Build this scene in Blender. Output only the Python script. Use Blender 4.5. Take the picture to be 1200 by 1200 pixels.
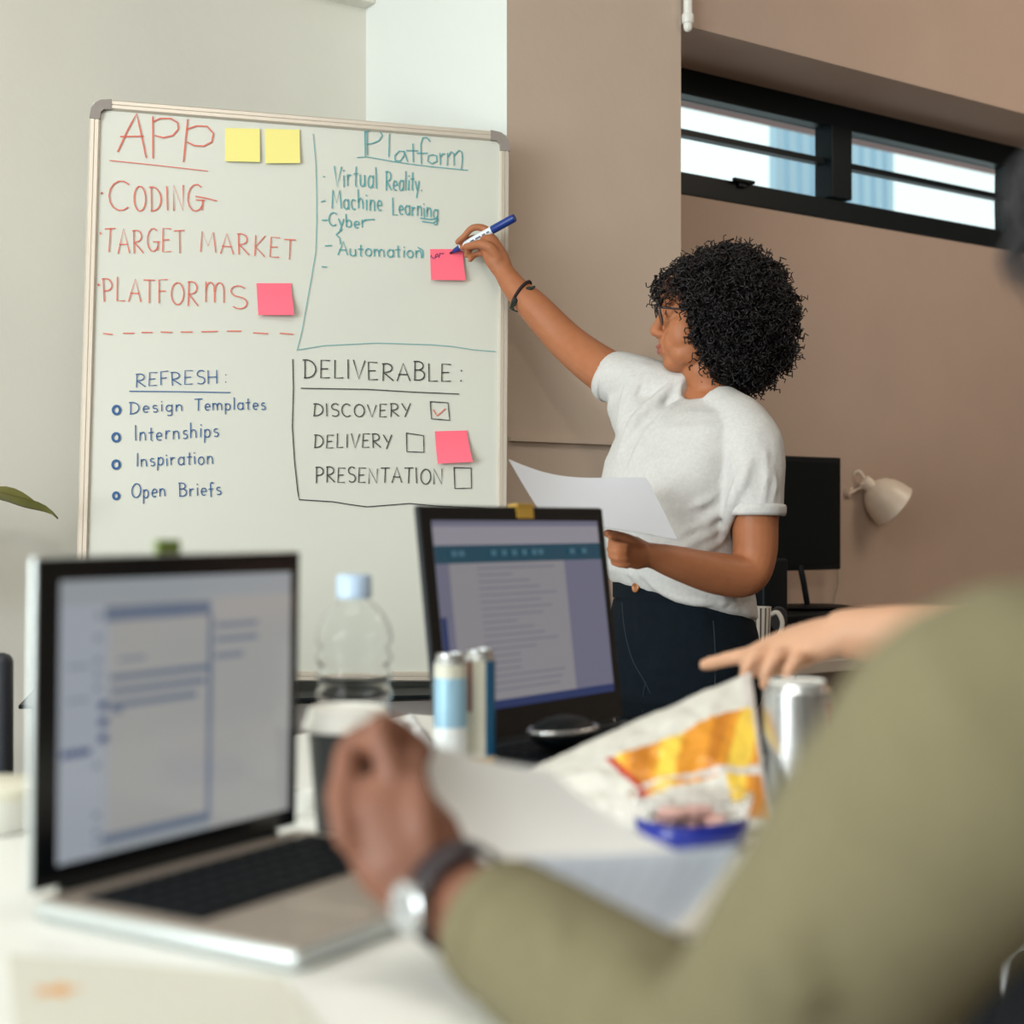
import bpy, bmesh, math, random
import numpy as np
from mathutils import Vector, Matrix, noise
random.seed(7); RNG = np.random.default_rng(7)
for o in list(bpy.data.objects): bpy.data.objects.remove(o)
SC = bpy.context.scene; COL = SC.collection
EYE = Vector((0, 0, 1.05)); F = 1750.0; HY = 615.0      # camera point, focal length and horizon of the 1200 px frame
def V(*a): return Vector(a)
# ------------------------------------------------------------------ camera, sky, lights, exposure
cam_d = bpy.data.cameras.new('camera'); cam = bpy.data.objects.new('camera', cam_d); COL.objects.link(cam)
cam.location = EYE; cam.rotation_euler = (math.pi/2, 0, 0)
cam_d.sensor_width = 36; cam_d.lens = F/1200*36; cam_d.shift_y = 15/1200; cam_d.clip_start = .02
cam_d.dof.use_dof = True; cam_d.dof.focus_distance = 3.05; cam_d.dof.aperture_fstop = 3.1
SC.camera = cam
SC.view_settings.view_transform = 'Standard'; SC.view_settings.look = 'None'
SC.view_settings.exposure = 0.0; SC.view_settings.gamma = 1; SC.view_settings.use_curve_mapping = False
U = V(.814, .581, 0).normalized(); W = V(-U.y, U.x, 0)   # room axes: along the window wall, towards it
def R(a, b, z=0.): return U*a + W*b + V(0, 0, z)
world = bpy.data.worlds.new('sky'); SC.world = world; world.use_nodes = True
wn = world.node_tree.nodes; wn['Background'].inputs[0].default_value = (.84, .95, .95, 1); wn['Background'].inputs[1].default_value = 1.3
def area(name, loc, target, sx, sy, power, col):
    d = bpy.data.lights.new(name, 'AREA'); d.shape = 'RECTANGLE'; d.size = sx; d.size_y = sy; d.energy = power; d.color = col
    o = bpy.data.objects.new(name, d); COL.objects.link(o); o.location = loc
    o.rotation_euler = (Vector(target)-Vector(loc)).to_track_quat('-Z', 'Z').to_euler(); return o
area('window_daylight', R(-4.2, .3, 1.75), R(2, .9, 1.2), 4.2, 1.7, 350, (.92, .99, 1.0))
area('ceiling_lamp_light', (.35, -4.9, 2.9), (.1, 3.1, 1.3), .35, .35, 55, (1.0, .93, .83))
area('table_fill_light', (-.35, 1.0, 2.95), (-.3, 1.15, .76), 1.3, .5, 20, (1.0, .96, .90))  # unseen overhead light added to brighten tabletop and papers
area('wall_fill_light_rear', R(3.9, 1.3, 2.85), R(3.7, 2.4, 1.0), .8, .8, 18, (1.0, .83, .68))  # unseen warm light added for the window wall and desk

# ------------------------------------------------------------------ helpers
def ray(px, py): return V((px-600)/F, 1, (HY-py)/F)
def P(px, py, D): return EYE + ray(px, py)*D
def on_plane(px, py, o, n):
    r = ray(px, py); return EYE + r*((o-EYE).dot(n)/r.dot(n))
def lin(c):
    f = lambda v: v/12.92 if v <= .04045 else ((v+.055)/1.055)**2.4
    return tuple(f(v/255) for v in c) + (1,)
MATS = {}
def mat(name, rgb, rough=.5, metal=0., spec=.5, noise_amt=0., noise_scale=20., bump=0., bump_scale=80., emit=0., trans=0., ior=1.45, coat=0., sub=0., alpha=1.):
    if name in MATS: return MATS[name]
    m = bpy.data.materials.new(name); m.use_nodes = True; nt = m.node_tree; b = nt.nodes['Principled BSDF']
    c = lin(rgb)
    b.inputs['Base Color'].default_value = c; b.inputs['Roughness'].default_value = rough; b.inputs['Metallic'].default_value = metal
    b.inputs['Specular IOR Level'].default_value = spec; b.inputs['IOR'].default_value = ior
    b.inputs['Transmission Weight'].default_value = trans; b.inputs['Coat Weight'].default_value = coat
    b.inputs['Alpha'].default_value = alpha
    if sub: b.inputs['Subsurface Weight'].default_value = sub; b.inputs['Subsurface Radius'].default_value = (.012, .004, .002); b.inputs['Subsurface Scale'].default_value = 1
    if emit: b.inputs['Emission Color'].default_value = c; b.inputs['Emission Strength'].default_value = emit
    if noise_amt or bump:
        tc = nt.nodes.new('ShaderNodeTexCoord')
    if noise_amt:
        n = nt.nodes.new('ShaderNodeTexNoise'); n.inputs['Scale'].default_value = noise_scale; n.inputs['Detail'].default_value = 5
        nt.links.new(tc.outputs['Object'], n.inputs['Vector'])
        r = nt.nodes.new('ShaderNodeValToRGB')
        r.color_ramp.elements[0].position = .3; r.color_ramp.elements[1].position = .7
        r.color_ramp.elements[0].color = tuple(x*(1-noise_amt) for x in c[:3])+(1,); r.color_ramp.elements[1].color = tuple(min(1, x*(1+noise_amt)) for x in c[:3])+(1,)
        nt.links.new(n.outputs['Fac'], r.inputs[0]); nt.links.new(r.outputs[0], b.inputs['Base Color'])
    if bump:
        n = nt.nodes.new('ShaderNodeTexNoise'); n.inputs['Scale'].default_value = bump_scale; n.inputs['Detail'].default_value = 4
        nt.links.new(tc.outputs['Object'], n.inputs['Vector'])
        bp = nt.nodes.new('ShaderNodeBump'); bp.inputs['Strength'].default_value = bump; bp.inputs['Distance'].default_value = .01
        nt.links.new(n.outputs['Fac'], bp.inputs['Height']); nt.links.new(bp.outputs[0], b.inputs['Normal'])
    MATS[name] = m; return m

class MB:                                   # collects shapes in world coordinates
    def __init__(s): s.v = []; s.f = []; s.m = []; s.mats = []; s.cur = 0
    def use(s, m):
        if m not in s.mats: s.mats.append(m)
        s.cur = s.mats.index(m); return s
    def add(s, vs, fs):
        k = len(s.v); s.v += [tuple(x) for x in vs]; s.f += [tuple(i+k for i in f) for f in fs]; s.m += [s.cur]*len(fs); return s
    def box(s, c, sx, sy, sz, ax=V(1, 0, 0), ay=V(0, 1, 0), az=V(0, 0, 1), bev=0.):
        c = Vector(c)
        if bev:
            bm = bmesh.new(); bmesh.ops.create_cube(bm, size=1)
            for v in bm.verts: v.co = V(v.co.x*sx, v.co.y*sy, v.co.z*sz)
            bmesh.ops.bevel(bm, geom=bm.edges[:], offset=bev, segments=3, affect='EDGES', profile=.5)
            bm.verts.index_update(); vs = [c+ax*v.co.x+ay*v.co.y+az*v.co.z for v in bm.verts]; fs = [[v.index for v in f.verts] for f in bm.faces]; bm.free()
            return s.add(vs, fs)
        vs = [c+ax*(i*sx/2)+ay*(j*sy/2)+az*(k*sz/2) for k in (-1, 1) for j in (-1, 1) for i in (-1, 1)]
        return s.add(vs, [(0, 2, 3, 1), (4, 5, 7, 6), (0, 1, 5, 4), (2, 6, 7, 3), (0, 4, 6, 2), (1, 3, 7, 5)])
    def quad(s, a, b, c, d): return s.add([a, b, c, d], [(0, 1, 2, 3)])
    def loft(s, rings, close=True, cap=True):
        n = len(rings[0]); vs = [p for r in rings for p in r]; fs = []
        for i in range(len(rings)-1):
            for j in range(n if close else n-1):
                a = i*n+j; b = i*n+(j+1) % n; fs.append((a, b, b+n, a+n))
        if cap and close: fs.append(tuple(range(n-1, -1, -1))); fs.append(tuple(range((len(rings)-1)*n, len(rings)*n)))
        return s.add(vs, fs)
    def sections(s, secs, seg=28, cap=True, p=2.0):   # (center, axis a, half a, axis b, half b)
        rings = []
        for c, a, ra, b, rb in secs:
            rg = []
            for j in range(seg):
                t = 2*math.pi*j/seg; ct, st = math.cos(t), math.sin(t)
                ct = math.copysign(abs(ct)**(2/p), ct); st = math.copysign(abs(st)**(2/p), st)
                rg.append(Vector(c)+a*(ra*ct)+b*(rb*st))
            rings.append(rg)
        return s.loft(rings, cap=cap)
    def tube(s, pts, rad, seg=14, smooth=4, flat=1., ref=None, round_=True):
        pts = [Vector(p) for p in pts]
        if not isinstance(rad, (list, tuple)): rad = [rad]*len(pts)
        if smooth > 1 and len(pts) > 2:
            q = []; rr = []
            for i in range(len(pts)-1):
                p0, p1, p2, p3 = pts[max(i-1, 0)], pts[i], pts[i+1], pts[min(i+2, len(pts)-1)]
                for k in range(smooth):
                    t = k/smooth
                    q.append(.5*((2*p1)+(p2-p0)*t+(2*p0-5*p1+4*p2-p3)*t*t+(3*p1-p0-3*p2+p3)*t**3)); rr.append(rad[i]*(1-t)+rad[i+1]*t)
            q.append(pts[-1]); rr.append(rad[-1]); pts, rad = q, rr
        if round_:
            d0 = (pts[0]-pts[1]).normalized(); d1 = (pts[-1]-pts[-2]).normalized()
            h = [(.98, .2), (.87, .5), (.5, .87), (.0, .999)]
            pre = [(pts[0]+d0*rad[0]*c_, rad[0]*max(s_, .03)) for s_, c_ in [(.2, .98), (.5, .87), (.87, .5)]]
            post = [(pts[-1]+d1*rad[-1]*c_, rad[-1]*s_) for s_, c_ in [(.87, .5), (.5, .87), (.2, .98)]]
            pts = [a for a, _ in pre]+list(pts)+[a for a, _ in post]; rad = [b for _, b in pre]+list(rad)+[b for _, b in post]
        T = [(pts[min(i+1, len(pts)-1)]-pts[max(i-1, 0)]).normalized() for i in range(len(pts))]
        n = ref if ref is not None else (V(0, 0, 1) if abs(T[0].z) < .9 else V(1, 0, 0))
        rings = []
        for p, t, r in zip(pts, T, rad):
            n = (n - t*n.dot(t)).normalized(); b = t.cross(n)
            rings.append([p+n*(r*flat*math.sin(2*math.pi*j/seg))+b*(r*math.cos(2*math.pi*j/seg)) for j in range(seg)])
        return s.loft(rings)
    def ell(s, c, rx, ry, rz, ax=V(1, 0, 0), ay=V(0, 1, 0), az=V(0, 0, 1), nu=20, nv=12):
        c = Vector(c); rings = []
        for i in range(nv+1):
            th = math.pi*(.02+.96*i/nv)
            rings.append([c+ax*(rx*math.sin(th)*math.cos(2*math.pi*j/nu))+ay*(ry*math.sin(th)*math.sin(2*math.pi*j/nu))+az*(rz*math.cos(th)) for j in range(nu)])
        return s.loft(rings)
    def lathe(s, c, prof, seg=40, ax=V(1, 0, 0), ay=V(0, 1, 0), az=V(0, 0, 1), cap=True):
        c = Vector(c)
        return s.loft([[c+az*z+ax*(r*math.cos(2*math.pi*j/seg))+ay*(r*math.sin(2*math.pi*j/seg)) for j in range(seg)] for r, z in prof], cap=cap)
    def ribbon(s, pts, w, nrm):                # flat pen stroke lying on a surface
        pts = [Vector(p) for p in pts]; L = []; Rr = []
        for i, p in enumerate(pts):
            t = (pts[min(i+1, len(pts)-1)]-pts[max(i-1, 0)])
            if t.length < 1e-7: t = V(1, 0, 0)
            t.normalize(); b = nrm.cross(t)*(w/2); L.append(p+b); Rr.append(p-b)
        e0 = (pts[0]-pts[1]).normalized()*w*.4 if (pts[0]-pts[1]).length > 1e-7 else V(0, 0, 0)
        L[0] += e0; Rr[0] += e0
        n = len(pts); return s.add(L+Rr, [(i, i+1, n+i+1, n+i) for i in range(n-1)])

ORG = {}
def link(name, me, loc, parent):
    o = bpy.data.objects.new(name, me); COL.objects.link(o)
    if parent is not None: o.parent = parent; ORG[o.name] = ORG[parent.name]
    else: o.location = loc; ORG[o.name] = Vector(loc)
    return o
def mesh_of(name, mb, origin, smooth=True):
    me = bpy.data.meshes.new(name)
    me.from_pydata([tuple(Vector(v)-origin) for v in mb.v], [], mb.f)
    for m in mb.mats: me.materials.append(m)
    if len(mb.mats) > 1: me.polygons.foreach_set('material_index', mb.m)
    if smooth: me.polygons.foreach_set('use_smooth', [True]*len(me.polygons))
    me.update(); return me
def build(mb, name, m=None, parent=None, smooth=False, loc=None, angle=None):
    if m is not None: mb.mats = [m]; mb.m = [0]*len(mb.f)
    if parent is not None: org = ORG[parent.name]
    elif loc is not None: org = Vector(loc)
    else:
        a = np.array(mb.v); org = V(float(a[:, 0].mean()), float(a[:, 1].mean()), float(a[:, 2].min()))
    me = mesh_of(name, mb, org, smooth)
    if smooth and angle:
        bm = bmesh.new(); bm.from_mesh(me); bmesh.ops.recalc_face_normals(bm, faces=bm.faces[:])
        for e in bm.edges:
            if len(e.link_faces) == 2 and e.calc_face_angle(0) > math.radians(angle): e.smooth = False
        bm.to_mesh(me); bm.free()
    else:
        bm = bmesh.new(); bm.from_mesh(me); bmesh.ops.recalc_face_normals(bm, faces=bm.faces[:]); bm.to_mesh(me); bm.free()
    return link(name, me, org, parent)
def tag(o, label, cat, group=None):
    o['label'] = label; o['category'] = cat
    if group: o['group'] = group
    return o
def thing(name, label, cat, loc, group=None):
    o = bpy.data.objects.new(name, None); COL.objects.link(o); o.location = loc; o.empty_display_size = .05; ORG[o.name] = Vector(loc)
    return tag(o, label, cat, group)
def struct(o): o['kind'] = 'structure'; return o
def fuse(mb, voxel, iters=3, fac=.5, disp=None):       # one continuous surface from overlapping volumes
    me = mesh_of('fuse_tmp', mb, V(0, 0, 0)); ob = bpy.data.objects.new('fuse_tmp', me); COL.objects.link(ob)
    r = ob.modifiers.new('r', 'REMESH'); r.mode = 'VOXEL'; r.voxel_size = voxel; r.use_smooth_shade = True
    s_ = ob.modifiers.new('s', 'SMOOTH'); s_.factor = fac; s_.iterations = iters
    dg = bpy.context.evaluated_depsgraph_get(); dg.update(); ev = ob.evaluated_get(dg)
    m2 = bpy.data.meshes.new_from_object(ev)
    n = len(m2.vertices); co = np.empty(n*3); m2.vertices.foreach_get('co', co); co = co.reshape(-1, 3)
    if disp is not None:
        no = np.empty(n*3); m2.vertices.foreach_get('normal', no); co = disp(co, no.reshape(-1, 3))
    out = MB(); out.v = [tuple(c) for c in co]; out.f = [tuple(p.vertices) for p in m2.polygons]; out.m = [0]*len(out.f)
    bpy.data.objects.remove(ob); bpy.data.meshes.remove(me); bpy.data.meshes.remove(m2); return out
X, Y, Z = V(1, 0, 0), V(0, 1, 0), V(0, 0, 1)

# ------------------------------------------------------------------ materials
m_side = mat('lit white paint', (224, 228, 224), .6, bump=.05, bump_scale=60)  # pillar flank: window light put into the colour as a brighter white
m_white_wall = mat('cream white paint', (222, 219, 209), .7, noise_amt=.02, noise_scale=3, bump=.06, bump_scale=60)
m_taupe = mat('taupe paint', (178, 157, 142), .75, noise_amt=.03, noise_scale=4, bump=.08, bump_scale=50)
m_pil = mat('lit taupe paint', (200, 183, 167), .75, noise_amt=.03, noise_scale=4, bump=.08, bump_scale=50)  # the window wall's taupe, lightened where the pillar catches more light
m_ceil = mat('ceiling paint', (222, 219, 210), .8, bump=.05)
m_floor = mat('floor concrete', (120, 112, 104), .5, noise_amt=.12, noise_scale=5)
m_blk = mat('black window metal', (8, 20, 24), .45, spec=.25)
m_blackp = mat('black plastic', (9, 16, 20), .5, spec=.2)
m_dark = mat('charcoal plastic', (42, 45, 52), .5)
m_glass = mat('window glass', (245, 252, 252), .0, trans=1., ior=1.1)
m_alu = mat('aluminium rail', (205, 196, 183), .38, metal=.35)
m_greyp = mat('grey corner plastic', (142, 134, 128), .5)
m_board = mat('whiteboard enamel', (208, 210, 200), .3, spec=.4)
m_steel = mat('silver metal', (205, 208, 210), .25, metal=.9)
m_white = mat('white plastic', (228, 228, 222), .4)
m_table = mat('white table laminate', (232, 233, 228), .35, noise_amt=.01, noise_scale=6)
m_paper = mat('white paper', (232, 233, 232), .7)

# ------------------------------------------------------------------ the room
C0 = V(-.0117, 3.38, 0); ca, cb = C0.dot(U), C0.dot(W)
def wall_pt(px, o, n, z=0.):
    p = on_plane(px, HY, o, n); return V(p.x, p.y, z)
right_edge = wall_pt(798, C0+V(0, 0, 1.05), W); ra = right_edge.dot(U)
rb = wall_pt(429, C0+V(0, 0, 1.05), U).dot(W)                 # back of the recess the board leans in
WB = cb+.26; ZTOP = 3.05; A0, A1, B0 = -4.6, 6.2, -5.4
def slab(name, a0, a1, b0, b1, z0, z1, m, bev=0.):
    mb = MB(); mb.box(R((a0+a1)/2, (b0+b1)/2, (z0+z1)/2), a1-a0, b1-b0, z1-z0, U, W, Z, bev); return struct(build(mb, name, m))
slab('floor', A0-.2, A1+.2, B0-.2, rb+1.6, -.1, 0, m_floor)
slab('ceiling', A0-.2, A1+.2, B0-.2, rb+.2, ZTOP, ZTOP+.1, m_ceil)
slab('wall_left_back', A0-.2, ca+.02, rb, rb+.2, 0, ZTOP, m_white_wall)
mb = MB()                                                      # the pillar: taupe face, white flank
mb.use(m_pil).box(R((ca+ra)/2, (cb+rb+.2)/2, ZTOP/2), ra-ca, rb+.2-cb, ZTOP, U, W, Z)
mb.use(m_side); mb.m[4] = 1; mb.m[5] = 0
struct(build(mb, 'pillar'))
# window wall with one long high window
wo = R(0, WB, 1.05)
def wz(px, py): return on_plane(px, py, wo, W)
zt = wz(800, 79).z; zb = wz(800, 228).z
wa1 = wz(1206, 300).dot(U)
slab('wall_right_back', ra-.02, A1, WB, WB+.22, 0, zb, m_taupe)
mb = MB(); mb.box(R((wa1+A1)/2, WB+.035, (zb+zt)/2), A1-wa1, .07, zt-zb, U, W, Z); struct(build(mb, 'wall_right_back_pier', m_taupe))
slab('wall_beam_back', ra-.001, A1, cb+.002, WB+.22, zt, ZTOP, m_taupe)
slab('wall_right', A1, A1+.2, B0, WB+.2, 0, ZTOP, m_taupe)
slab('wall_front', A0-.2, A1+.2, B0-.2, B0, 0, ZTOP, m_taupe)
wl = MB()
for b0, b1, z0, z1 in ((B0, rb, 0, .8), (B0, rb, 2.65, ZTOP), (B0, -1.2, .8, 2.65), (2.2, rb, .8, 2.65)):
    wl.box(R(A0-.1, (b0+b1)/2, (z0+z1)/2), .2, b1-b0, z1-z0, U, W, Z)
struct(build(wl, 'wall_left', m_white_wall))
w2 = thing('window_2', 'large daylight window in the left wall', 'window', R(A0-.1, .5, .8)); w2['kind'] = 'structure'
mb = MB()
for b in (-1.17, -.05, 1.08, 2.17): mb.box(R(A0-.1, b, 1.725), .06, .06, 1.85, U, W, Z)
for z in (.83, 2.62): mb.box(R(A0-.1, .5, z), .06, 3.4, .06, U, W, Z)
build(mb, 'window_frame', m_blk, w2)
mb = MB(); mb.box(R(A0-.1, .5, 1.725), .006, 3.3, 1.75, U, W, Z); build(mb, 'pane', m_glass, w2)
# window 1
w1 = thing('window_1', 'long high black-framed window in the taupe wall', 'window', R((ra+wa1)/2, WB+.05, zb)); w1['kind'] = 'structure'
def wa(px): return wz(px, 200).dot(U)
zit = wz(800, 109).z; zib = wz(800, 201).z; zbar = wz(800, 152).z
A_l = ra; fr = MB()
fr.box(R((A_l+wa1)/2, WB+.03, (zt+zit)/2), wa1-A_l, .06, zt-zit, U, W, Z, .004)
fr.box(R((A_l+wa1)/2, WB+.03, (zb+zib)/2), wa1-A_l, .06, zib-zb, U, W, Z, .004)
fr.box(R((wa(1183)+wa1)/2, WB+.03, (zt+zb)/2), wa1-wa(1183), .06, zt-zb, U, W, Z, .004)
fr.box(R(A_l-.03+.02, WB+.03, (zt+zb)/2), .02, .06, zt-zb, U, W, Z)
build(fr, 'window_frame', m_blk, w1)
mb = MB(); mb.box(R((wa(972)+wa(996))/2, WB+.025, (zt+zb)/2), wa(996)-wa(972), .07, zit-zib, U, W, Z, .004); build(mb, 'mullion', m_blk, w1)
for p0, p1 in ((797, 972), (996, 1183)):
    mb = MB(); mb.box(R((wa(p0)+wa(p1))/2, WB+.03, zbar), wa(p1)-wa(p0), .03, .017, U, W, Z); build(mb, 'glazing_bar', m_blk, w1)
    mb = MB(); mb.box(R((wa(p0)+wa(p1))/2, WB+.045, (zit+zib)/2), wa(p1)-wa(p0), .005, zit-zib, U, W, Z); build(mb, 'pane', m_glass, w1)
mb = MB(); mb.box(R(wa(868), WB-.004, zib-.006), .03, .012, .02, U, W, Z, .003).box(R(wa(868), WB-.012, zib+.001), .08, .012, .01, U, W, Z, .003); build(mb, 'latch', m_blk, w1)
# trim: groove ledge on the pillar, box in the corner above
gz = on_plane(650, 516, C0+EYE, W).z
slab('trim_1', ca+.003, ra-.003, cb-.012, cb+.01, gz-.006, gz+.004, m_pil)
slab('trim_2', ca-.22, ca-.002, rb-.05, rb+.01, on_plane(415, 7, R(0, rb, 1.05), W).z, ZTOP-.01, m_white_wall)
pz = on_plane(803, 34, C0+EYE, W).z
mb = MB(); mb.tube([R(ra+.012, cb-.012, pz), R(ra+.012, cb-.012, ZTOP-.01)], .011, 14, 1); mb.lathe(R(ra+.012, cb-.012, pz+.01), [(.013, 0), (.015, .004), (.015, .02), (.013, .024)], 16)
tag(build(mb, 'conduit_pipe', m_white, smooth=True, angle=40), 'white vertical conduit pipe ending at the top corner of the pillar', 'pipe')
# outside the window: a roof overhang and a slatted screen on the building opposite
def oz(px, py, b): return on_plane(px, py, R(0, b, 1.05), W)
OB = WB+1.2; oh = MB(); ozl = oz(800, 126, OB).z
oh.box(R(4.6, (WB+.24+OB)/2, ozl+.06), 8, OB-WB-.24, .12, U, W, Z)
tag(build(oh, 'roof_overhang', mat('pinkish concrete', (142, 114, 110), .8, noise_amt=.1, noise_scale=6), smooth=False), 'pinkish concrete roof edge outside the high window', 'roof')
SB = WB+2.6; sl = MB(); sa0, sa1 = oz(902, 200, SB).dot(U), oz(1046, 200, SB).dot(U); ns = 10
for i in range(ns):
    a = sa0+(sa1-sa0)*(i+.5)/ns; sl.box(R(a, SB, 2.6), (sa1-sa0)/ns*.55, .05, 3.0, U, W, Z)
tag(build(sl, 'slatted_screen', mat('pale blue slats', (182, 210, 226), .5)), 'pale blue upright slats on the building beyond the high window', 'screen')

# ------------------------------------------------------------------ whiteboard leaning in the recess
b_bl, b_tl = V(-.886, 3.014, .734), V(-.886, 3.107, 1.938)
ex = V(.8665, .190, -.0205).normalized(); ey = (b_tl-b_bl); ey = (ey-ex*ey.dot(ex)).normalized(); en = ex.cross(ey)   # en faces the room
if en.y > 0: en = -en
BWd, BHt = .894, 1.207
def bp(x, y, d=0.): return b_bl+ex*x+ey*y+en*d
board = thing('whiteboard', 'large whiteboard covered in handwriting and sticky notes, propped against the pillar', 'whiteboard', bp(BWd/2, 0, -.01))
mb = MB(); mb.box(bp(BWd/2, BHt/2, -.008), BWd-.012, BHt-.012, .012, ex, ey, en); build(mb, 'panel', m_board, board)
fw = .0215
def rail(x0, y0, x1, y1):
    mb = MB(); a, b = bp(x0, y0), bp(x1, y1); d = (b-a); L = d.length; d.normalize(); s_ = en.cross(d)
    prof = [(-fw/2, -.016), (-fw/2, .002), (-fw/2+.003, .006), (-.001, .006), (0, .0045), (.001, .006), (fw/2-.003, .006), (fw/2, .002), (fw/2, -.016)]
    mb.loft([[q+s_*u_+en*w_ for u_, w_ in prof] for q in (a, b)]); build(mb, 'frame_rail', m_alu, board)
cr = .044
rail(fw/2, cr, fw/2, BHt-cr); rail(BWd-fw/2, cr, BWd-fw/2, BHt-cr); rail(cr, BHt-fw/2, BWd-cr, BHt-fw/2); rail(cr, fw/2, BWd-cr, fw/2)
for sx, sy in ((0, 0), (1, 0), (0, 1), (1, 1)):
    mb = MB(); out = [(0, cr), (.003, .022), (.011, .010), (.022, .003), (cr, 0), (cr, fw), (.029, fw+.001), (fw+.001, .029), (fw, cr)]
    q = [(BWd-x if sx else x, BHt-y if sy else y) for x, y in out]
    mb.loft([[bp(x, y, d) for x, y in q] for d in (-.018, .006, .008)]); build(mb, 'corner_cap', m_greyp, board)
# --- single-stroke handwriting
def arc(cx, cy, rx, ry, a0, a1, n=10): return [(cx+rx*math.cos(math.radians(a0+(a1-a0)*i/n)), cy+ry*math.sin(math.radians(a0+(a1-a0)*i/n))) for i in range(n+1)]
x_ = .55
FONT = {
'A': (.7, [[(0, 0), (.36, 1), (.7, 0)], [(.1, .36), (.6, .36)]]),
'B': (.6, [[(.05, 0), (.05, 1)], [(.0, 1)]+arc(.2, .77, .3, .23, 90, -90)+[(.05, .54)], [(.05, .54)]+arc(.25, .27, .33, .27, 90, -90)+[(0, 0)]]),
'C': (.65, [arc(.37, .5, .36, .5, 50, 310)]),
'D': (.7, [[(.06, 0), (.1, 1)], [(0, .97)]+arc(.15, .5, .52, .48, 90, -90)+[(.0, .02)]]),
'E': (.55, [[(.5, .98), (.04, 1), (.02, 0), (.52, .02)], [(.03, .5), (.42, .52)]]),
'F': (.52, [[(.5, 1), (.04, .97), (.04, 0)], [(.04, .5), (.42, .52)]]),
'G': (.7, [arc(.36, .5, .35, .5, 55, 330), [(.38, .42), (.74, .42)], [(.66, .42), (.64, .05)]]),
'H': (.62, [[(.03, 1), (.02, 0)], [(.58, 1), (.56, 0)], [(.02, .5), (.57, .5)]]),
'I': (.14, [[(.07, 1), (.06, 0)]]),
'K': (.6, [[(.05, 1), (.05, 0)], [(.56, 1), (.06, .45), (.6, 0)]]),
'L': (.5, [[(.04, 1), (.03, .0), (.5, .03)]]),
'M': (.85, [[(0, 0), (.1, 1), (.42, .3), (.72, 1), (.84, 0)]]),
'N': (.68, [[(.02, 0), (.06, 1), (.6, 0), (.66, 1)]]),
'O': (.75, [arc(.37, .5, .36, .5, 100, 460, 16)]),
'P': (.56, [[(.05, 0), (.05, 1)], [(0, .97)]+arc(.2, .73, .34, .26, 90, -90)+[(.05, .45)]]),
'R': (.62, [[(.05, 0), (.05, 1)], [(0, .97)]+arc(.2, .74, .32, .25, 90, -90)+[(.06, .48), (.62, 0)]]),
'S': (.55, [arc(.28, .76, .25, .24, 40, 270, 8)+arc(.28, .26, .26, .26, 90, -140, 8)]),
'T': (.62, [[(0, .98), (.62, 1)], [(.31, 1), (.29, 0)]]),
'U': (.62, [[(0, 1)]+arc(.3, .3, .29, .3, 180, 360)+[(.6, 1)]]),
'V': (.62, [[(0, 1), (.3, 0), (.62, 1)]]),
'Y': (.6, [[(0, 1), (.3, .45)], [(.6, 1), (.2, -.05)]]),
'a': (.5, [arc(.23, x_/2, .22, x_/2, 40, 330, 10), [(.45, x_), (.45, .05), (.52, 0)]]),
'b': (.48, [[(.03, 1), (.03, 0)], arc(.22, x_/2, .22, x_/2, 150, -150, 10)]),
'c': (.42, [arc(.23, x_/2, .21, x_/2, 50, 310, 8)]),
'd': (.5, [arc(.22, x_/2, .2, x_/2, 30, 330, 10), [(.43, 1), (.43, 0)]]),
'e': (.46, [[(.03, .28), (.42, .3)]+arc(.23, x_/2, .2, x_/2, 10, 310, 10)]),
'f': (.36, [arc(.26, .85, .12, .15, 30, 180, 6)+[(.14, -.1)], [(0, .5), (.32, .52)]]),
'g': (.48, [arc(.22, x_/2, .2, x_/2, 40, 330, 10), [(.44, x_), (.43, -.25)]+arc(.26, -.25, .17, .12, 0, -150, 6)]),
'h': (.5, [[(.04, 1), (.04, 0)], [(.04, .3)]+arc(.24, .35, .18, .2, 170, 0, 6)+[(.44, 0)]]),
'i': (.14, [[(.07, x_), (.07, 0)], [(.06, .82), (.08, .76)]]),
'l': (.14, [[(.06, 1), (.07, 0)]]),
'm': (.8, [[(.03, x_), (.03, 0)], [(.03, .3)]+arc(.2, .35, .16, .2, 170, 0, 6)+[(.38, 0)], [(.38, .3)]+arc(.56, .35, .17, .2, 170, 0, 6)+[(.74, 0)]]),
'n': (.5, [[(.03, x_), (.03, 0)], [(.03, .3)]+arc(.23, .35, .18, .2, 170, 0, 6)+[(.44, 0)]]),
'o': (.48, [arc(.23, x_/2, .22, x_/2, 100, 460, 12)]),
'p': (.48, [[(.04, x_), (.03, -.38)], arc(.23, x_/2, .2, x_/2, 150, -150, 10)]),
'r': (.38, [[(.04, x_), (.05, 0)], [(.05, .3)]+arc(.24, .36, .16, .18, 160, 50, 6)]),
's': (.38, [arc(.2, .42, .15, .13, 50, 270, 6)+arc(.2, .15, .17, .15, 90, -140, 6)]),
't': (.34, [[(.16, .9), (.16, .05), (.28, 0)], [(0, .58), (.34, .6)]]),
'u': (.48, [[(.03, x_)]+arc(.22, .2, .19, .2, 180, 350, 6)+[(.42, x_), (.44, 0)]]),
'y': (.46, [[(.02, x_), (.22, .05)], [(.44, x_), (.1, -.35)]]),
':': (.2, [[(.1, .66), (.1, .6)], [(.1, .12), (.1, .06)]]),
'.': (.15, [[(.07, .06), (.08, 0)]]),
' ': (.35, []),
}
bo = bp(0, 0)
m_red = mat('red marker ink', (216, 112, 96), .6); m_teal = mat('teal marker ink', (88, 160, 166), .6)
m_ink_blue = mat('blue marker ink', (44, 92, 146), .6); m_ink_black = mat('black marker ink', (52, 56, 54), .6)
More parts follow.
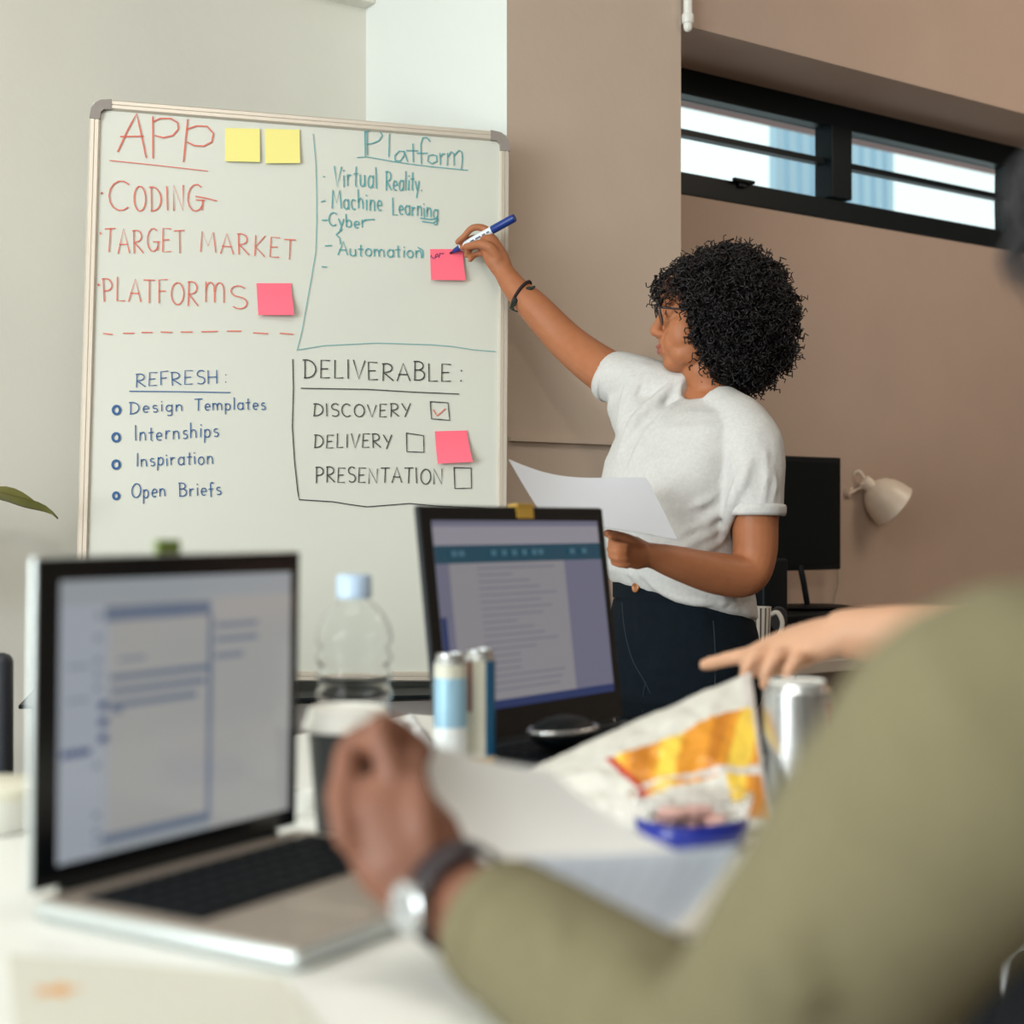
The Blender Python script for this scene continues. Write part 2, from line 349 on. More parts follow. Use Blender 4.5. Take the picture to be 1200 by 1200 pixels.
def bpx(px, py, d=.0006): return on_plane(px, py, bo+en*d, en)
class Pen:
    def __init__(s, m, w): s.mb = MB(); s.m = m; s.w = w*.72
    def stroke(s, pts, w=None, dens=2):
        q = []
        for i in range(len(pts)-1):
            for k in range(dens): t = k/dens; q.append((pts[i][0]*(1-t)+pts[i+1][0]*t, pts[i][1]*(1-t)+pts[i+1][1]*t))
        q.append(pts[-1]); s.mb.ribbon([bpx(*p) for p in q], w or s.w, en); return s
    def z(s, ox, oy, *strokes):
        for st in strokes: s.stroke([(ox+a/4, oy+b/4) for a, b in st])
        return s
    def word(s, *a, **k):
        s.done(); s.mb = MB(); return s.text(*a, **k)
    def text(s, t, x0, y0, x1, y1, h, gap=.2, jit=.05):
        wid = sum(FONT[c][0]+gap for c in t)-gap; kx = (x1-x0)/wid; cx = 0
        for c in t:
            w, sts = FONT[c]; jy = random.uniform(-jit, jit); js = 1+random.uniform(-jit, jit); sl = random.uniform(-.05, .05)
            for st in sts:
                pts = []
                for a, b in st:
                    u_ = (cx+a)*kx+sl*b*h; pts.append((x0+u_, y0+(y1-y0)*(cx+a)/wid-(b*js+jy)*h))
                s.stroke(pts, dens=1)
            cx += w+gap
        return s
    def done(s, label=None):
        o = build(s.mb, 'handwriting', s.m, board)
        if label: o['label'] = label
pen = lambda m, w=.0036: Pen(m, w)
pen(m_red, .0042).z(80, 100, [(232, 310), (275, 215), (320, 132), (342, 230), (365, 340)], [(245, 240), (352, 238)], [(397, 340), (396, 145)], [(397, 170), (430, 155), (480, 155), (512, 175), (515, 205), (490, 235), (445, 245), (405, 235)],
    [(540, 357), (550, 250), (560, 158)], [(558, 205), (600, 190), (650, 192), (680, 225), (672, 265), (635, 285), (590, 282), (555, 265)]).done('red handwritten word APP')
pen(m_red, .0026).z(80, 100, [(195, 352), (420, 375), (655, 402)]).done()
pen(m_red).text('C', 127, 246, 152, 246, 36).text('ODIN', 157, 246, 216, 246.5, 29, .28).text('G', 219, 246, 238, 247, 31).z(80, 100, [(598, 520), (650, 530), (697, 542)], [(155, 503), (160, 508)], [(154, 508), (160, 502)]).done()
pen(m_red, .0032).text('TARGET', 122, 295.5, 217, 295.5, 28, .22).z(80, 100, [(149, 690), (152, 700)]).done()
pen(m_red, .0032).text('MARKET', 235, 295, 346, 304, 24, .26).done()
pen(m_red, .0034).text('PLATFOR', 121, 352, 232, 359, 27, .2).text('m', 240, 353, 264, 354, 43).text('S', 270, 360, 290, 361, 27).z(80, 100, [(140, 930), (144, 940)], [(139, 937), (145, 933)]).done()
d_ = pen(m_red, .0034)
for a, b, c, e in ((165, 1163, 208, 1168), (258, 1162, 310, 1162), (345, 1158, 395, 1158), (435, 1156, 487, 1158), (528, 1156, 582, 1156), (625, 1155, 700, 1153), (745, 1152, 812, 1152), (868, 1160, 938, 1164), (993, 1162, 1055, 1167)):
    d_.z(80, 100, [(a, b), (c, e)])
d_.done('dashed red line')
pen(m_teal, .0022).stroke([(367, 157), (370, 190), (371, 225), (371, 260), (370, 295), (365, 325), (354, 387), (348, 411)]).stroke([(349, 410), (380, 405), (442, 402), (505, 404), (530, 406), (555, 410), (581, 412)]).done()
pen(m_teal, .0034).z(340, 100, [(352, 330), (350, 215)], [(362, 325), (360, 220)], [(350, 220), (380, 210), (420, 215), (432, 235), (415, 260), (385, 272), (358, 275)], [(465, 228), (462, 335)],
    [(535, 310), (510, 308), (490, 330), (492, 352), (515, 355), (533, 330), (535, 310), (550, 358)], [(575, 275), (577, 360)], [(545, 305), (600, 307)], [(655, 262), (640, 245), (622, 245), (612, 275), (615, 368)], [(595, 318), (645, 318)],
    [(668, 325), (648, 330), (645, 355), (665, 368), (688, 355), (685, 330), (668, 325)], [(702, 318), (704, 372)], [(704, 335), (716, 320), (726, 322)], [(738, 318), (736, 376)], [(738, 335), (755, 310), (768, 322), (768, 376)], [(768, 330), (790, 304), (804, 312), (807, 345), (802, 392)]).done('teal handwritten word Platform')
pen(m_teal, .0026).z(340, 100, [(315, 338), (360, 335), (500, 360), (650, 380), (835, 398)]).done()
pen(m_teal).text('Virtual', 391, 218, 442, 220, 25, .2).word('Reality.', 452, 222, 495, 224.5, 22, .16).z(340, 100, [(156, 427), (163, 430)]).done()
pen(m_teal).text('Machine', 389, 243, 448, 247, 22, .2).word('Learning', 460, 251, 513, 256, 20, .16).z(340, 100, [(610, 622), (650, 628), (695, 626)], [(620, 638), (670, 645), (695, 630)], [(147, 545), (165, 540)]).done()
pen(m_teal).text('Cyber', 385, 265, 429, 267, 15, .16).z(340, 100, [(150, 632), (178, 632)], [(350, 630), (395, 628)], [(242, 675), (215, 700), (232, 715), (236, 745)]).done()
pen(m_teal).text('Automation', 396, 299, 495, 303, 15, .16).z(340, 100, [(165, 752), (195, 750)], [(600, 760), (622, 775), (620, 808)], [(150, 850), (172, 852)]).done()
pen(m_ink_blue, .003).text('REFRESH', 159, 453, 255, 450, 16, .2).text(':', 262, 449, 267, 449, 16).stroke([(152, 458.5), (210, 459), (270, 460)]).done()
def bullet(p, x, y, r=4.2):
    p.stroke([(x+r*math.cos(t*.45), y+r*1.15*math.sin(t*.45)) for t in range(15)], w=.005, dens=1)
p_ = pen(m_ink_blue, .0031); bullet(p_, 136.5, 480.5); p_.text('Design', 152, 485, 214, 481, 14, .22).word('Templates', 228, 481, 311, 480, 14, .2).done()
p_ = pen(m_ink_blue, .0031); bullet(p_, 136, 512.5); p_.text('Internships', 158, 517, 256, 511, 17, .2).done()
p_ = pen(m_ink_blue, .0031); bullet(p_, 136, 544.5); p_.text('Inspiration', 160, 547, 250, 543, 16, .2).done()
p_ = pen(m_ink_blue, .0031); bullet(p_, 136, 581, 3.4); p_.text('Open', 154, 584, 194, 581, 17, .2).word('Briefs', 210, 581, 259, 580, 16, .2).done()
pen(m_ink_black, .0032).z(330, 380, [(52, 165), (55, 300), (50, 480), (60, 640), (75, 780), (82, 822), (240, 832), (320, 845), (400, 856), (500, 848), (600, 840), (720, 852), (960, 864)]).done('hand-drawn black bracket line')
pen(m_ink_black).text('DELIVERABLE', 356, 443, 529, 447, 21, .2).text(':', 537, 448, 543, 448, 21).done()
pen(m_ink_black, .0032).z(330, 380, [(92, 300), (400, 305), (620, 318), (832, 327)]).done()
def bx(p, pts): p.z(330, 380, pts+[pts[0]])
p_ = pen(m_ink_black, .0032).text('DISCOVERY', 367, 487.5, 481, 488.5, 15, .22); bx(p_, [(697, 363), (780, 368), (788, 450), (702, 443)]); p_.done()
pen(m_red, .0032).z(330, 380, [(712, 402), (728, 430), (768, 395)]).done('red tick')
p_ = pen(m_ink_black, .0032).text('DELIVERY', 368, 525.5, 459, 524.5, 16, .22); bx(p_, [(585, 510), (665, 522), (667, 600), (587, 597)]); p_.done()
p_ = pen(m_ink_black, .0032).text('PRESENTATION', 370, 565, 519, 567, 18, .2); bx(p_, [(808, 672), (888, 674), (890, 768), (812, 770)]); p_.done()
# sticky notes: stuck along the top edge, curling off the board below
def note(q, m, curl, label, group, side=.3):
    tl, tr, br, bl = [on_plane(x, y, bo+en*.002, en) for x, y in q]; mb = MB(); n = 10; rows = []
    for i in range(n+1):
        t = i/n; row = []
        for j in range(n+1):
            s_ = j/n; p = (tl*(1-s_)+tr*s_)*(1-t)+(bl*(1-s_)+br*s_)*t
            row.append(p+en*(curl*t*t*(1-side+side*s_)))
        rows.append(row)
    for d in (0, .0006): mb.loft([[p+en*d for p in r] for r in rows], close=False)
    return tag(build(mb, 'sticky_note', m, smooth=True, angle=50), label, 'sticky note', group)
m_yel = mat('yellow note paper', (240, 230, 140), .7); m_pink = mat('pink note paper', (252, 108, 130), .65)
note([(263.7, 150), (304.5, 151), (304.5, 190.5), (263.7, 189.5)], m_yel, .004, 'yellow sticky note right beside the red word APP', 'yellow sticky notes')
note([(310, 151), (351, 152), (351.5, 192), (311, 192)], m_yel, .005, 'yellow sticky note nearest the vertical teal line, right of its twin', 'yellow sticky notes')
note([(300.5, 332), (341, 332), (344, 371), (302.5, 370)], m_pink, .016, 'pink sticky note at the end of the red word PLATFORMS', 'pink sticky notes', .6)
note([(509.5, 505.5), (547, 504.5), (552, 542.5), (512, 544)], m_pink, .02, 'pink sticky note beside the DELIVERY checkbox', 'pink sticky notes', .5)
n3 = note([(504, 292), (542, 292), (544.5, 330), (504.5, 329)], m_pink, .012, 'pink sticky note being written on under the marker tip', 'pink sticky notes')
mb = MB()
for st in ([(42, 445), (35, 462), (55, 462), (60, 478), (45, 482)], [(65, 500), (80, 440), (95, 430), (100, 450), (80, 462)], [(108, 462), (118, 425), (135, 432), (150, 425)]):
    mb.ribbon([on_plane(500+a*.1333, 240+b*.1333, bo+en*.0035, en) for a, b in st], .0024, en)
build(mb, 'handwriting', mat('violet ink', (110, 40, 95), .6), n3)['label'] = 'violet scribble'
# grey low cabinet that carries the board
cbx = thing('low_cabinet', 'low grey cabinet with a dark top that the whiteboard stands on', 'cabinet', bp(.45, 0, 0).xy.to_3d()+V(0, 0, 0))
exh = V(ex.x, ex.y, 0).normalized(); nh = V(exh.y, -exh.x, 0)
cc = V(-.50, 3.13, 0)
mb = MB(); mb.box(cc+nh*.02+Z*.7045, .98, .36, .008, exh, nh, Z, .003); build(mb, 'cabinet_top', m_blackp, cbx)
mb = MB(); mb.box(cc+Z*.37, .94, .32, .658, exh, nh, Z, .003); build(mb, 'body', mat('grey laminate', (140, 134, 130), .5), cbx)
for s_ in (-1, 1):
    mb = MB(); mb.box(cc+exh*(.234*s_)+nh*.167+Z*.37, .466, .014, .65, exh, nh, Z, .002); dr = build(mb, 'door', mat('grey laminate', (140, 134, 130)), cbx)
    mb = MB(); mb.tube([cc+exh*(.05*s_)+nh*.184+Z*.35, cc+exh*(.05*s_)+nh*.184+Z*.45], .005, 10, 1); build(mb, 'handle', m_steel, dr, True)
mb = MB()
for s_ in (-1, 1): mb.box(cc+exh*(.41*s_)+Z*.021, .06, .26, .042, exh, nh, Z)
build(mb, 'plinth', m_blackp, cbx)

# ------------------------------------------------------------------ conference table
e_ = V(.53, .848, 0).normalized(); n_ = V(e_.y, -e_.x, 0); TZ = .76
def TP(e, n, z=0.): return e_*e+n_*n+V(0, 0, z)
tb = thing('conference_table', 'long white laminate conference table in the foreground', 'table', TP(.8, -.95))
mb = MB(); mb.box(TP(.8125, -.845, TZ-.0175), 2.105, 1.01, .035, e_, n_, Z, .006); build(mb, 'tabletop', m_table, tb)
for a, b in ((-.1, -1.28), (-.1, -.41), (1.78, -1.28), (1.78, -.41)):
    mb = MB(); mb.box(TP(a, b, (TZ-.037)/2), .05, .05, TZ-.037, e_, n_, Z, .004); build(mb, 'leg', m_steel, tb)
mb = MB(); mb.box(TP(.84, -1.28, TZ-.07), 1.83, .03, .05, e_, n_, Z).box(TP(.84, -.41, TZ-.07), 1.83, .03, .05, e_, n_, Z); build(mb, 'apron', m_steel, tb)

# ------------------------------------------------------------------ laptops
def laptop(label, A, hx, fx, w, dep, hgt, tilt, bodym, deckm, bez, th, zoff=0.):
    """A: hinge-left corner on the table, hx: along the hinge, fx: towards the user."""
    t = thing('laptop', label, 'laptop', A)
    mb = MB(); mb.box(A+hx*w/2+fx*dep/2+Z*(th/2+.001), w, dep, th, hx, fx, Z, min(.006, th*.4)); base = build(mb, 'base', bodym, t, True, angle=35)
    zt_ = th+.0015
    mb = MB(); mb.box(A+hx*w/2+fx*dep*.36+Z*zt_, w*.86, dep*.46, .002, hx, fx, Z); kb = build(mb, 'keyboard', m_blackp, base)
    mb = MB()
    for r in range(6):
        for c in range(14): mb.box(A+hx*(w*.07+w*.86*(c+.5)/14)+fx*(dep*.13+dep*.46*(r+.5)/6)+Z*(zt_+.002), w*.05, dep*.06, .0015, hx, fx, Z)
    build(mb, 'keys', mat('black keys', (12, 16, 20), .6, spec=.15), kb)
    mb = MB(); mb.box(A+hx*w/2+fx*dep*.79+Z*(zt_-.0005), w*.36, dep*.3, .0012, hx, fx, Z); build(mb, 'trackpad', deckm, base)
    mb = MB(); mb.box(A+hx*w/2+fx*dep/2+Z*(zt_-.001), w*.985, dep*.975, .0012, hx, fx, Z); build(mb, 'palm_rest', deckm, base)
    up = (Z*math.cos(tilt)-fx*math.sin(tilt)).normalized(); nf = (fx*math.cos(tilt)+Z*math.sin(tilt)).normalized()
    o = A+Z*(th+.002)+up*.002
    mb = MB(); mb.box(o+hx*w/2+up*hgt/2-nf*.004, w, hgt, .007, hx, up, nf, .003); lid = build(mb, 'lid', bodym, t, True, angle=35)
    mb = MB(); mb.box(o+hx*w/2+up*hgt/2, w*.99, hgt*.985, .002, hx, up, nf); bz = build(mb, 'bezel', mat('glossy black bezel', (10, 15, 18), .18), lid)
    mb = MB(); mb.tube([A+hx*.03+Z*(th+.001), A+hx*(w-.03)+Z*(th+.001)], .005, 12, 1); build(mb, 'hinge', m_blackp, t, True)
    return t, lid, (o, up, nf)
def scr(o, hx, up, nf, w, hgt, rect, items, lid, name='screen'):
    l, r, b, tp = rect; s0 = o+hx*(w*l)+up*(hgt*b)+nf*.0014; sw, sh = w*(r-l), hgt*(tp-b)
    mb = MB()
    for k, (x0, y0, x1, y1, m) in enumerate(items):     # u to the right, v downwards from the screen's top
        d = nf*(.00012*k)
        mb.use(m).quad(s0+hx*(sw*x0)+up*(sh*(1-y1))+d, s0+hx*(sw*x1)+up*(sh*(1-y1))+d, s0+hx*(sw*x1)+up*(sh*(1-y0))+d, s0+hx*(sw*x0)+up*(sh*(1-y0))+d)
    return build(mb, name, None, lid)
def glow(name, rgb, k=1.):
    if name in MATS: return MATS[name]
    m = mat(name, (20, 20, 20), .12, spec=.5); b = m.node_tree.nodes['Principled BSDF']
    b.inputs['Emission Color'].default_value = lin(rgb); b.inputs['Emission Strength'].default_value = k; return m
g1 = glow('screen grey', (138, 144, 148)); g2 = glow('screen side', (146, 152, 160)); g3 = glow('screen page', (148, 148, 146)); g4 = glow('screen slate', (92, 104, 122)); g5 = glow('screen navy', (56, 72, 108)); g6 = glow('screen text', (108, 116, 128))
A1p = V(-.352, 1.093, TZ); hx1 = V(.53, .848, 0).normalized(); fx1 = V(hx1.y, -hx1.x, 0)
m_lapalu = mat('laptop aluminium', (196, 202, 202), .35, metal=.6); m_deck = mat('laptop deck', (172, 160, 148), .4, metal=.5)
lt1, lid1, fr1 = laptop('silver laptop with a grey document on its screen, nearest on the left', A1p, hx1, fx1, .297, .252, .248, math.radians(-1), m_lapalu, m_deck, .02, .015)
it = [(0, 0, 1, 1, g1), (0, .09, .165, 1, g2), (.17, .09, .61, .97, g3), (.17, .1, .61, .155, g4), (.62, .09, 1, 1, g3), (.17, .155, .185, .96, g2), (.6, .15, .62, .96, g4), (.165, .93, .61, .965, g4)]
for v, x1 in ((.29, .33),): it.append((.22, v, x1, v+.015, g6))
for v, x1 in ((.35, .60), (.40, .585), (.45, .55)): it.append((.19, v, x1, v+.022, g4))
for v, x1 in ((.19, .83), (.245, .83), (.31, .76)): it.append((.63, v, x1, v+.022, g6))
for v in (.12, .2, .28, .33, .38, .66, .84, .9, .94): it.append((.125, v, .148, v+.02, g6))
for v in (.44, .50, .56): it.append((.14, v, .175, v+.03, g5))
it += [(.19, .47, .23, .49, g4), (0, .6, .11, .625, g5), (.02, .42, .1, .43, g6), (.02, .3, .1, .31, g6)]
scr(fr1[0], hx1, fr1[1], fr1[2], .297, .248, (.075, .955, .07, .925), it, lid1)
# green tab folded over its lid
def tape(lid, o, hx, up, nf, u, hgt, w, m, lab, h=.012):
    mb = MB(); c = o+hx*u+up*hgt
    mb.box(c+up*.0015-nf*.003, w, .003, .016, hx, up, nf).box(c-up*(h/2)+nf*.0035, w, h, .0012, hx, up, nf).box(c-up*.006-nf*.0095, w, .016, .0012, hx, up, nf)
    t = build(mb, 'tape', m, lid); t['label'] = lab
mb = MB(); c = fr1[0]+hx1*.137+fr1[1]*.248
mb.box(c+fr1[1]*.005-fr1[2]*.004, .026, .012, .006, hx1, fr1[1], fr1[2], .002); build(mb, 'tape', mat('green tape', (108, 128, 62), .6), lid1)['label'] = 'green tab on the lid edge'
# second laptop
A2p = V(-.085, 1.76, TZ); hx2 = V(.62, .785, 0).normalized(); fx2 = V(hx2.y, -hx2.x, 0)
m_lapblk = mat('matte black laptop shell', (16, 24, 30), .5)
lt2, lid2, fr2 = laptop('black laptop with yellow tape over its webcam, farther along the table', A2p, hx2, fx2, .385, .245, .292, math.radians(7), m_lapblk, m_lapblk, .02, .02)
h1 = glow('screen lilac', (134, 131, 140)); h2 = glow('screen teal bar', (28, 64, 80)); h3 = glow('screen warm grey', (128, 126, 130)); h4 = glow('screen violet grey', (100, 100, 118)); h5 = glow('screen blue bar', (34, 48, 88)); h6 = glow('screen ink', (104, 106, 116)); h7 = glow('screen pale teal', (62, 98, 112))
it = [(0, 0, 1, 1, h3), (0, 0, 1, .13, h1), (0, 0, 1, .03, h4), (0, .13, 1, .225, h2), (0, .225, .07, 1, h4), (.75, .225, 1, 1, h4), (0, .955, 1, 1, h5), (0, .5, .03, .95, h5)]
for k in range(19):
    v = .25+k*.036; it.append((.22, v, .22+random.choice((.46, .42, .3, .2, .44, .36)), v+.009, h6))
for x in (.08, .12, .3, .36, .42, .48, .54, .58, .78, .86): it.append((x, .16, x+.03, .19, h7))
scr(fr2[0], hx2, fr2[1], fr2[2], .385, .292, (.055, .955, .13, .935), it, lid2)
tape(lid2, fr2[0], hx2, fr2[1], fr2[2], .385*.53, .292, .034, mat('yellow paper tape', (196, 158, 66), .6), 'yellow tape over the webcam', .016)

# ------------------------------------------------------------------ table clutter
def tpt(px, py): return on_plane(px, py, V(0, 0, TZ), Z)
# water bottle
bc = V((415-600)/F*1.5, 1.5, TZ)
bt = thing('water_bottle', 'clear plastic water bottle with pale blue cap behind the coffee cup', 'bottle', bc)
m_pet = mat('clear bottle plastic', (253, 254, 254), .03, trans=1., ior=1.16)
prof = [(.028, .002), (.034, .006), (.038, .015), (.038, .08)]
for k in range(5): z = .085+.0185*k; prof += [(.038, z), (.0345, z+.006), (.0345, z+.009), (.038, z+.014)]
prof += [(.038, .178), (.036, .188), (.030, .200), (.021, .210), (.0145, .215), (.0135, .222)]
inner = [(r-.0012, z) for r, z in prof[::-1]]
mb = MB(); mb.lathe(bc, prof+[(.012, .222)]+inner, 36); build(mb, 'body', m_pet, bt, True)
mb = MB(); mb.lathe(bc, [(.0155, .216), (.0175, .217), (.0175, .238), (.016, .240)], 28); build(mb, 'cap', mat('pale blue cap', (168, 190, 214), .4), bt, True, angle=40)
mb = MB(); mb.lathe(bc, [(.0383, .02), (.0385, .021), (.0385, .078), (.0383, .079)], 36, cap=False); build(mb, 'label_band', mat('frosted label', (222, 230, 232), .4, alpha=.45), bt, True)
# coffee cup
cc_ = V((408-600)/F*1.372, 1.372, TZ)
cp = thing('coffee_cup', 'dark grey paper coffee cup with white lid right of the silver laptop', 'cup', cc_)
mb = MB(); mb.lathe(cc_, [(.027, .001), (.028, .003), (.0365, .104), (.038, .106)], 40); build(mb, 'body', mat('charcoal paper cup', (66, 70, 72), .6), cp, True, angle=40)
mb = MB(); mb.lathe(cc_, [(.0385, .102), (.041, .103), (.041, .108), (.038, .112), (.0365, .121), (.034, .123), (.031, .120)], 40); build(mb, 'lid', m_white, cp, True, angle=40)
# two slim cans
def can(name, lab, c, r, h, bands, grp, top=m_steel):
    t = thing(name, lab, 'can', c, grp)
    mb = MB()
    for z0, z1, m in bands: mb.use(m).lathe(c, [(r, z0*h), (r, z1*h)], 32, cap=False)
    mb.use(m_steel).lathe(c, [(r*.72, .0005), (r*.86, .001), (r, .06*h)], 32).lathe(c, [(r, .92*h), (r*.8, .985*h)], 32)
    build(mb, 'body', None, t, True, angle=45)
    mb = MB(); mb.lathe(c, [(r*.8, .98*h), (r*.86, .985*h), (r*.86, h), (r*.8, h), (r*.77, .985*h), (.001, .98*h)], 32); lid = build(mb, 'lid', top, t, True, angle=45)
    mb = MB(); mb.box(c+Z*(.992*h)+X*r*.2, r*.7, r*.35, .0015, bev=.0005); build(mb, 'pull_tab', m_steel, lid)
    return t
m_sky = mat('sky blue can print', (150, 190, 214), .35, metal=.2); m_cw = mat('white can print', (222, 228, 230), .35); m_cb = mat('petrol blue print', (20, 92, 134), .35); m_gold = mat('gold print', (200, 160, 70), .4); m_crm = mat('cream print', (206, 205, 190), .4); m_brn = mat('brown red print', (140, 90, 84), .4)
can('drink_can', 'slim sky blue and white can, left of the pair before the black laptop', V((528-600)/F*1.66, 1.66, TZ), .0185, .147, [(.06, .45, m_cw), (.45, .82, m_sky), (.82, .92, m_crm)], 'slim cans in front of the black laptop')
t2 = can('drink_can', 'slim petrol blue and cream can, right of the pair before the black laptop', V((562-600)/F*1.69, 1.69, TZ), .0175, .149, [(.06, .2, m_gold), (.2, .92, m_crm)], 'slim cans in front of the black laptop')
c2 = V((562-600)/F*1.69, 1.69, TZ); mb = MB()
mb.loft([[c2+Z*z+V(math.cos(a), math.sin(a), 0)*.0177 for a in np.linspace(-1.15, .2, 12)] for z in (.03, .137)], close=False)
build(mb, 'print_panel', m_cb, t2, True)
mb = MB(); mb.loft([[c2+Z*z+V(math.cos(a), math.sin(a), 0)*.0177 for a in np.linspace(-2.6, -2.05, 8)] for z in (.08, .137)], close=False); build(mb, 'print_panel', m_brn, t2, True)
# mouse with shiny rim
mc = P(660, HY, 1.765); mc = V(mc.x, mc.y, TZ+.0268)
ms = thing('computer_mouse', 'black computer mouse with a silver rim resting on the keyboard of the black laptop', 'mouse', mc)
mb = MB(); mb.ell(mc+Z*.018, .032, .05, .02, hx2.cross(Z)*-1, hx2, Z); build(mb, 'body', m_blackp, ms, True)
mb = MB(); mb.tube([mc+Z*.022+fx2*(.033*math.cos(t))+hx2*(.051*math.sin(t)) for t in np.linspace(0, 2*math.pi, 25)], .003, 8, 1); build(mb, 'rim', m_steel, ms, True)
# big can on the right
m_lil = mat('lilac can print', (168, 140, 158), .35); m_cr2 = mat('crimson can print', (150, 52, 76), .4)
kc = V((934-600)/F*1.5, 1.5, TZ)
t3 = can('drink_can', 'silver drink can under the reaching hand, beside the snack bag', kc, .033, .134, [(.06, .92, m_steel)], None, m_white)
mb = MB(); mb.loft([[kc+Z*z+V(math.cos(a), math.sin(a), 0)*.0332 for a in np.linspace(-.9, .4, 12)] for z in (.05, .118)], close=False); build(mb, 'print_panel', m_lil, t3, True)
mb = MB(); mb.loft([[kc+Z*z+V(math.cos(a), math.sin(a), 0)*.0334 for a in np.linspace(-.8, -.3, 8)] for z in (.092, .115)], close=False); build(mb, 'print_panel', m_cr2, t3, True)
# snack bag: a puffed pillow leaning back, printed with golden chips
q = [P(606, 908, 1.50), P(880, 787, 1.60), P(905, 990, 1.39), P(700, 985, 1.39)]
q = [V(p.x, p.y, max(p.z, TZ+.006)) for p in q]
nb = (q[1]-q[0]).cross(q[3]-q[0]).normalized()
if nb.y > 0: nb = -nb
NU, NV = 110, 76
def bagpt(u, v, side):
    p = (q[0]*(1-u)+q[1]*u)*(1-v)+(q[3]*(1-u)+q[2]*u)*v
    e = max(0, (u*(1-u)*4))**.55*max(0, v*(1-v)*4)**.55
    k = noise.noise(V(u*7, v*6, side*3))*.006+noise.noise(V(u*17, v*15, side*5))*.0025
    return p+nb*(side*(.017*e)+k*e**.5)
def bagmat(u, v):
    top = .36-.03*math.sin(u*9); lo = .80+.02*math.sin(u*6)-.1*u if u < .8 else .95
    left = .24+.14*v
    if left < u < .985 and top-.12*(u-.3) < v < lo:
        if u < left+.035: return 1
        if abs(v-(.70-.03*u)) < .012+.01*u: return 4
        c = math.sin((u*2.6+v*.9)*7.2)+.5*math.sin(u*31+v*9)
        return 3 if c > .45 else (5 if c < -.75 else 2)
    if .955 < u: return 4
    return 0
bm_ = [mat('pearly foil', (214, 212, 204), .42, noise_amt=.06, noise_scale=40), mat('bag red', (186, 52, 40), .4), mat('bag orange', (222, 148, 44), .4), mat('bag yellow', (240, 202, 76), .4), mat('bag silver seam', (206, 200, 196), .35), mat('bag amber', (196, 122, 34), .4)]
mb = MB(); mb.mats = bm_
for side in (1, -1):
    rows = [[bagpt(i/NU, j/NV, side) for i in range(NU+1)] for j in range(NV+1)]
    k = len(mb.v); mb.v += [tuple(p) for r in rows for p in r]
    for j in range(NV):
        for i in range(NU):
            a = k+j*(NU+1)+i; mb.f.append((a, a+1, a+NU+2, a+NU+1)); mb.m.append(bagmat((i+.5)/NU, (j+.5)/NV) if side == 1 else 0)
tag(build(mb, 'snack_bag', smooth=True), 'crumpled snack bag printed with golden chips lying in front of the pointing hand', 'snack bag')
# clear tub with a blue base
tc_ = V((808-600)/F*1.345, 1.345, TZ)
tt = thing('plastic_tub', 'clear plastic tub with a dark blue base in front of the snack bag', 'tub', tc_)
rim = lambda th: 1+.06*math.sin(3*th)
def blob(prof, seg=48):
    mb = MB(); mb.loft([[tc_+Z*z+V(math.cos(t), math.sin(t)*.8, 0)*(r*(1+.05*math.sin(3*t+1))) for t in np.linspace(0, 2*math.pi, seg, endpoint=False)] for r, z in prof]); return mb
build(blob([(.036, .001), (.046, .003), (.050, .014), (.051, .024), (.047, .024), (.03, .018)]), 'base', mat('ultramarine plastic', (28, 46, 150), .25, coat=.4), tt, True)
build(blob([(.049, .024), (.052, .032), (.056, .046), (.058, .047), (.0545, .045), (.0505, .032), (.0475, .0245)]), 'wall', mat('clear tub plastic', (246, 244, 244), .05, trans=1., ior=1.2), tt, True)
mb = MB()
for k in range(9):
    a = random.uniform(0, 6.28); r = random.uniform(0, .026); mb.ell(tc_+V(r*math.cos(a), r*.8*math.sin(a), .023+.004*(k % 3)), .011, .008, .006)
tag(build(mb, 'sweets', mat('salmon sweets', (222, 176, 164), .5), smooth=True), 'salmon coloured sweets lying in the clear tub', 'sweets')['kind'] = 'stuff'
# white earphone cable coil, napkin, tub at the left edge, sheet with an orange print
mb = MB(); ec = tpt(356, 955); mb.tube([ec+V(.016*math.cos(t)*(1+.1*math.sin(t*2.3)), .02*math.sin(t), .004+.0011*t) for t in np.linspace(0, 18, 60)], .0022, 8, 1)
tag(build(mb, 'earphone_cable', m_white, smooth=True), 'coiled white earphone cable between silver laptop and coffee cup', 'cable')
mb = MB(); nc = tpt(478, 890); nn = 18; rows = []
for i in range(nn+1):
    rows.append([nc+V((j/nn-.5)*.085, (i/nn-.5)*.085, .012+.035*max(0, 1-((j/nn-.5)**2+(i/nn-.5)**2)*5)+.014*noise.noise(V(i*.45, j*.45, 2))) for j in range(nn+1)])
for d in (0, .001): mb.loft([[p+Z*d for p in r] for r in rows], close=False)
tag(build(mb, 'paper_napkin', m_paper, smooth=True), 'crumpled white paper napkin behind the hand holding the papers', 'napkin')
wc = V((-14-600)/F*1.42, 1.42, TZ); wt = thing('food_tub', 'white round tub at the left edge behind the silver laptop', 'tub', wc)
mb = MB(); mb.lathe(wc, [(.042, .001), (.044, .003), (.05, .036)], 40); build(mb, 'body', m_white, wt, True, angle=40)
mb = MB(); mb.lathe(wc, [(.051, .034), (.053, .035), (.053, .043), (.05, .045), (.001, .045)], 40); build(mb, 'lid', mat('ivory lid', (226, 224, 206), .4), wt, True, angle=40)
pc = [tpt(10, 1120), tpt(330, 1145), tpt(420, 1260), tpt(20, 1260)]
mb = MB(); mb.use(mat('cream paper', (208, 208, 196), .7)).loft([[p+Z*d for p in pc] for d in (.0006, .0012)])
sh = build(mb, 'paper_sheet', None); tag(sh, 'cream sheet with an orange print flat on the table at bottom left', 'paper')
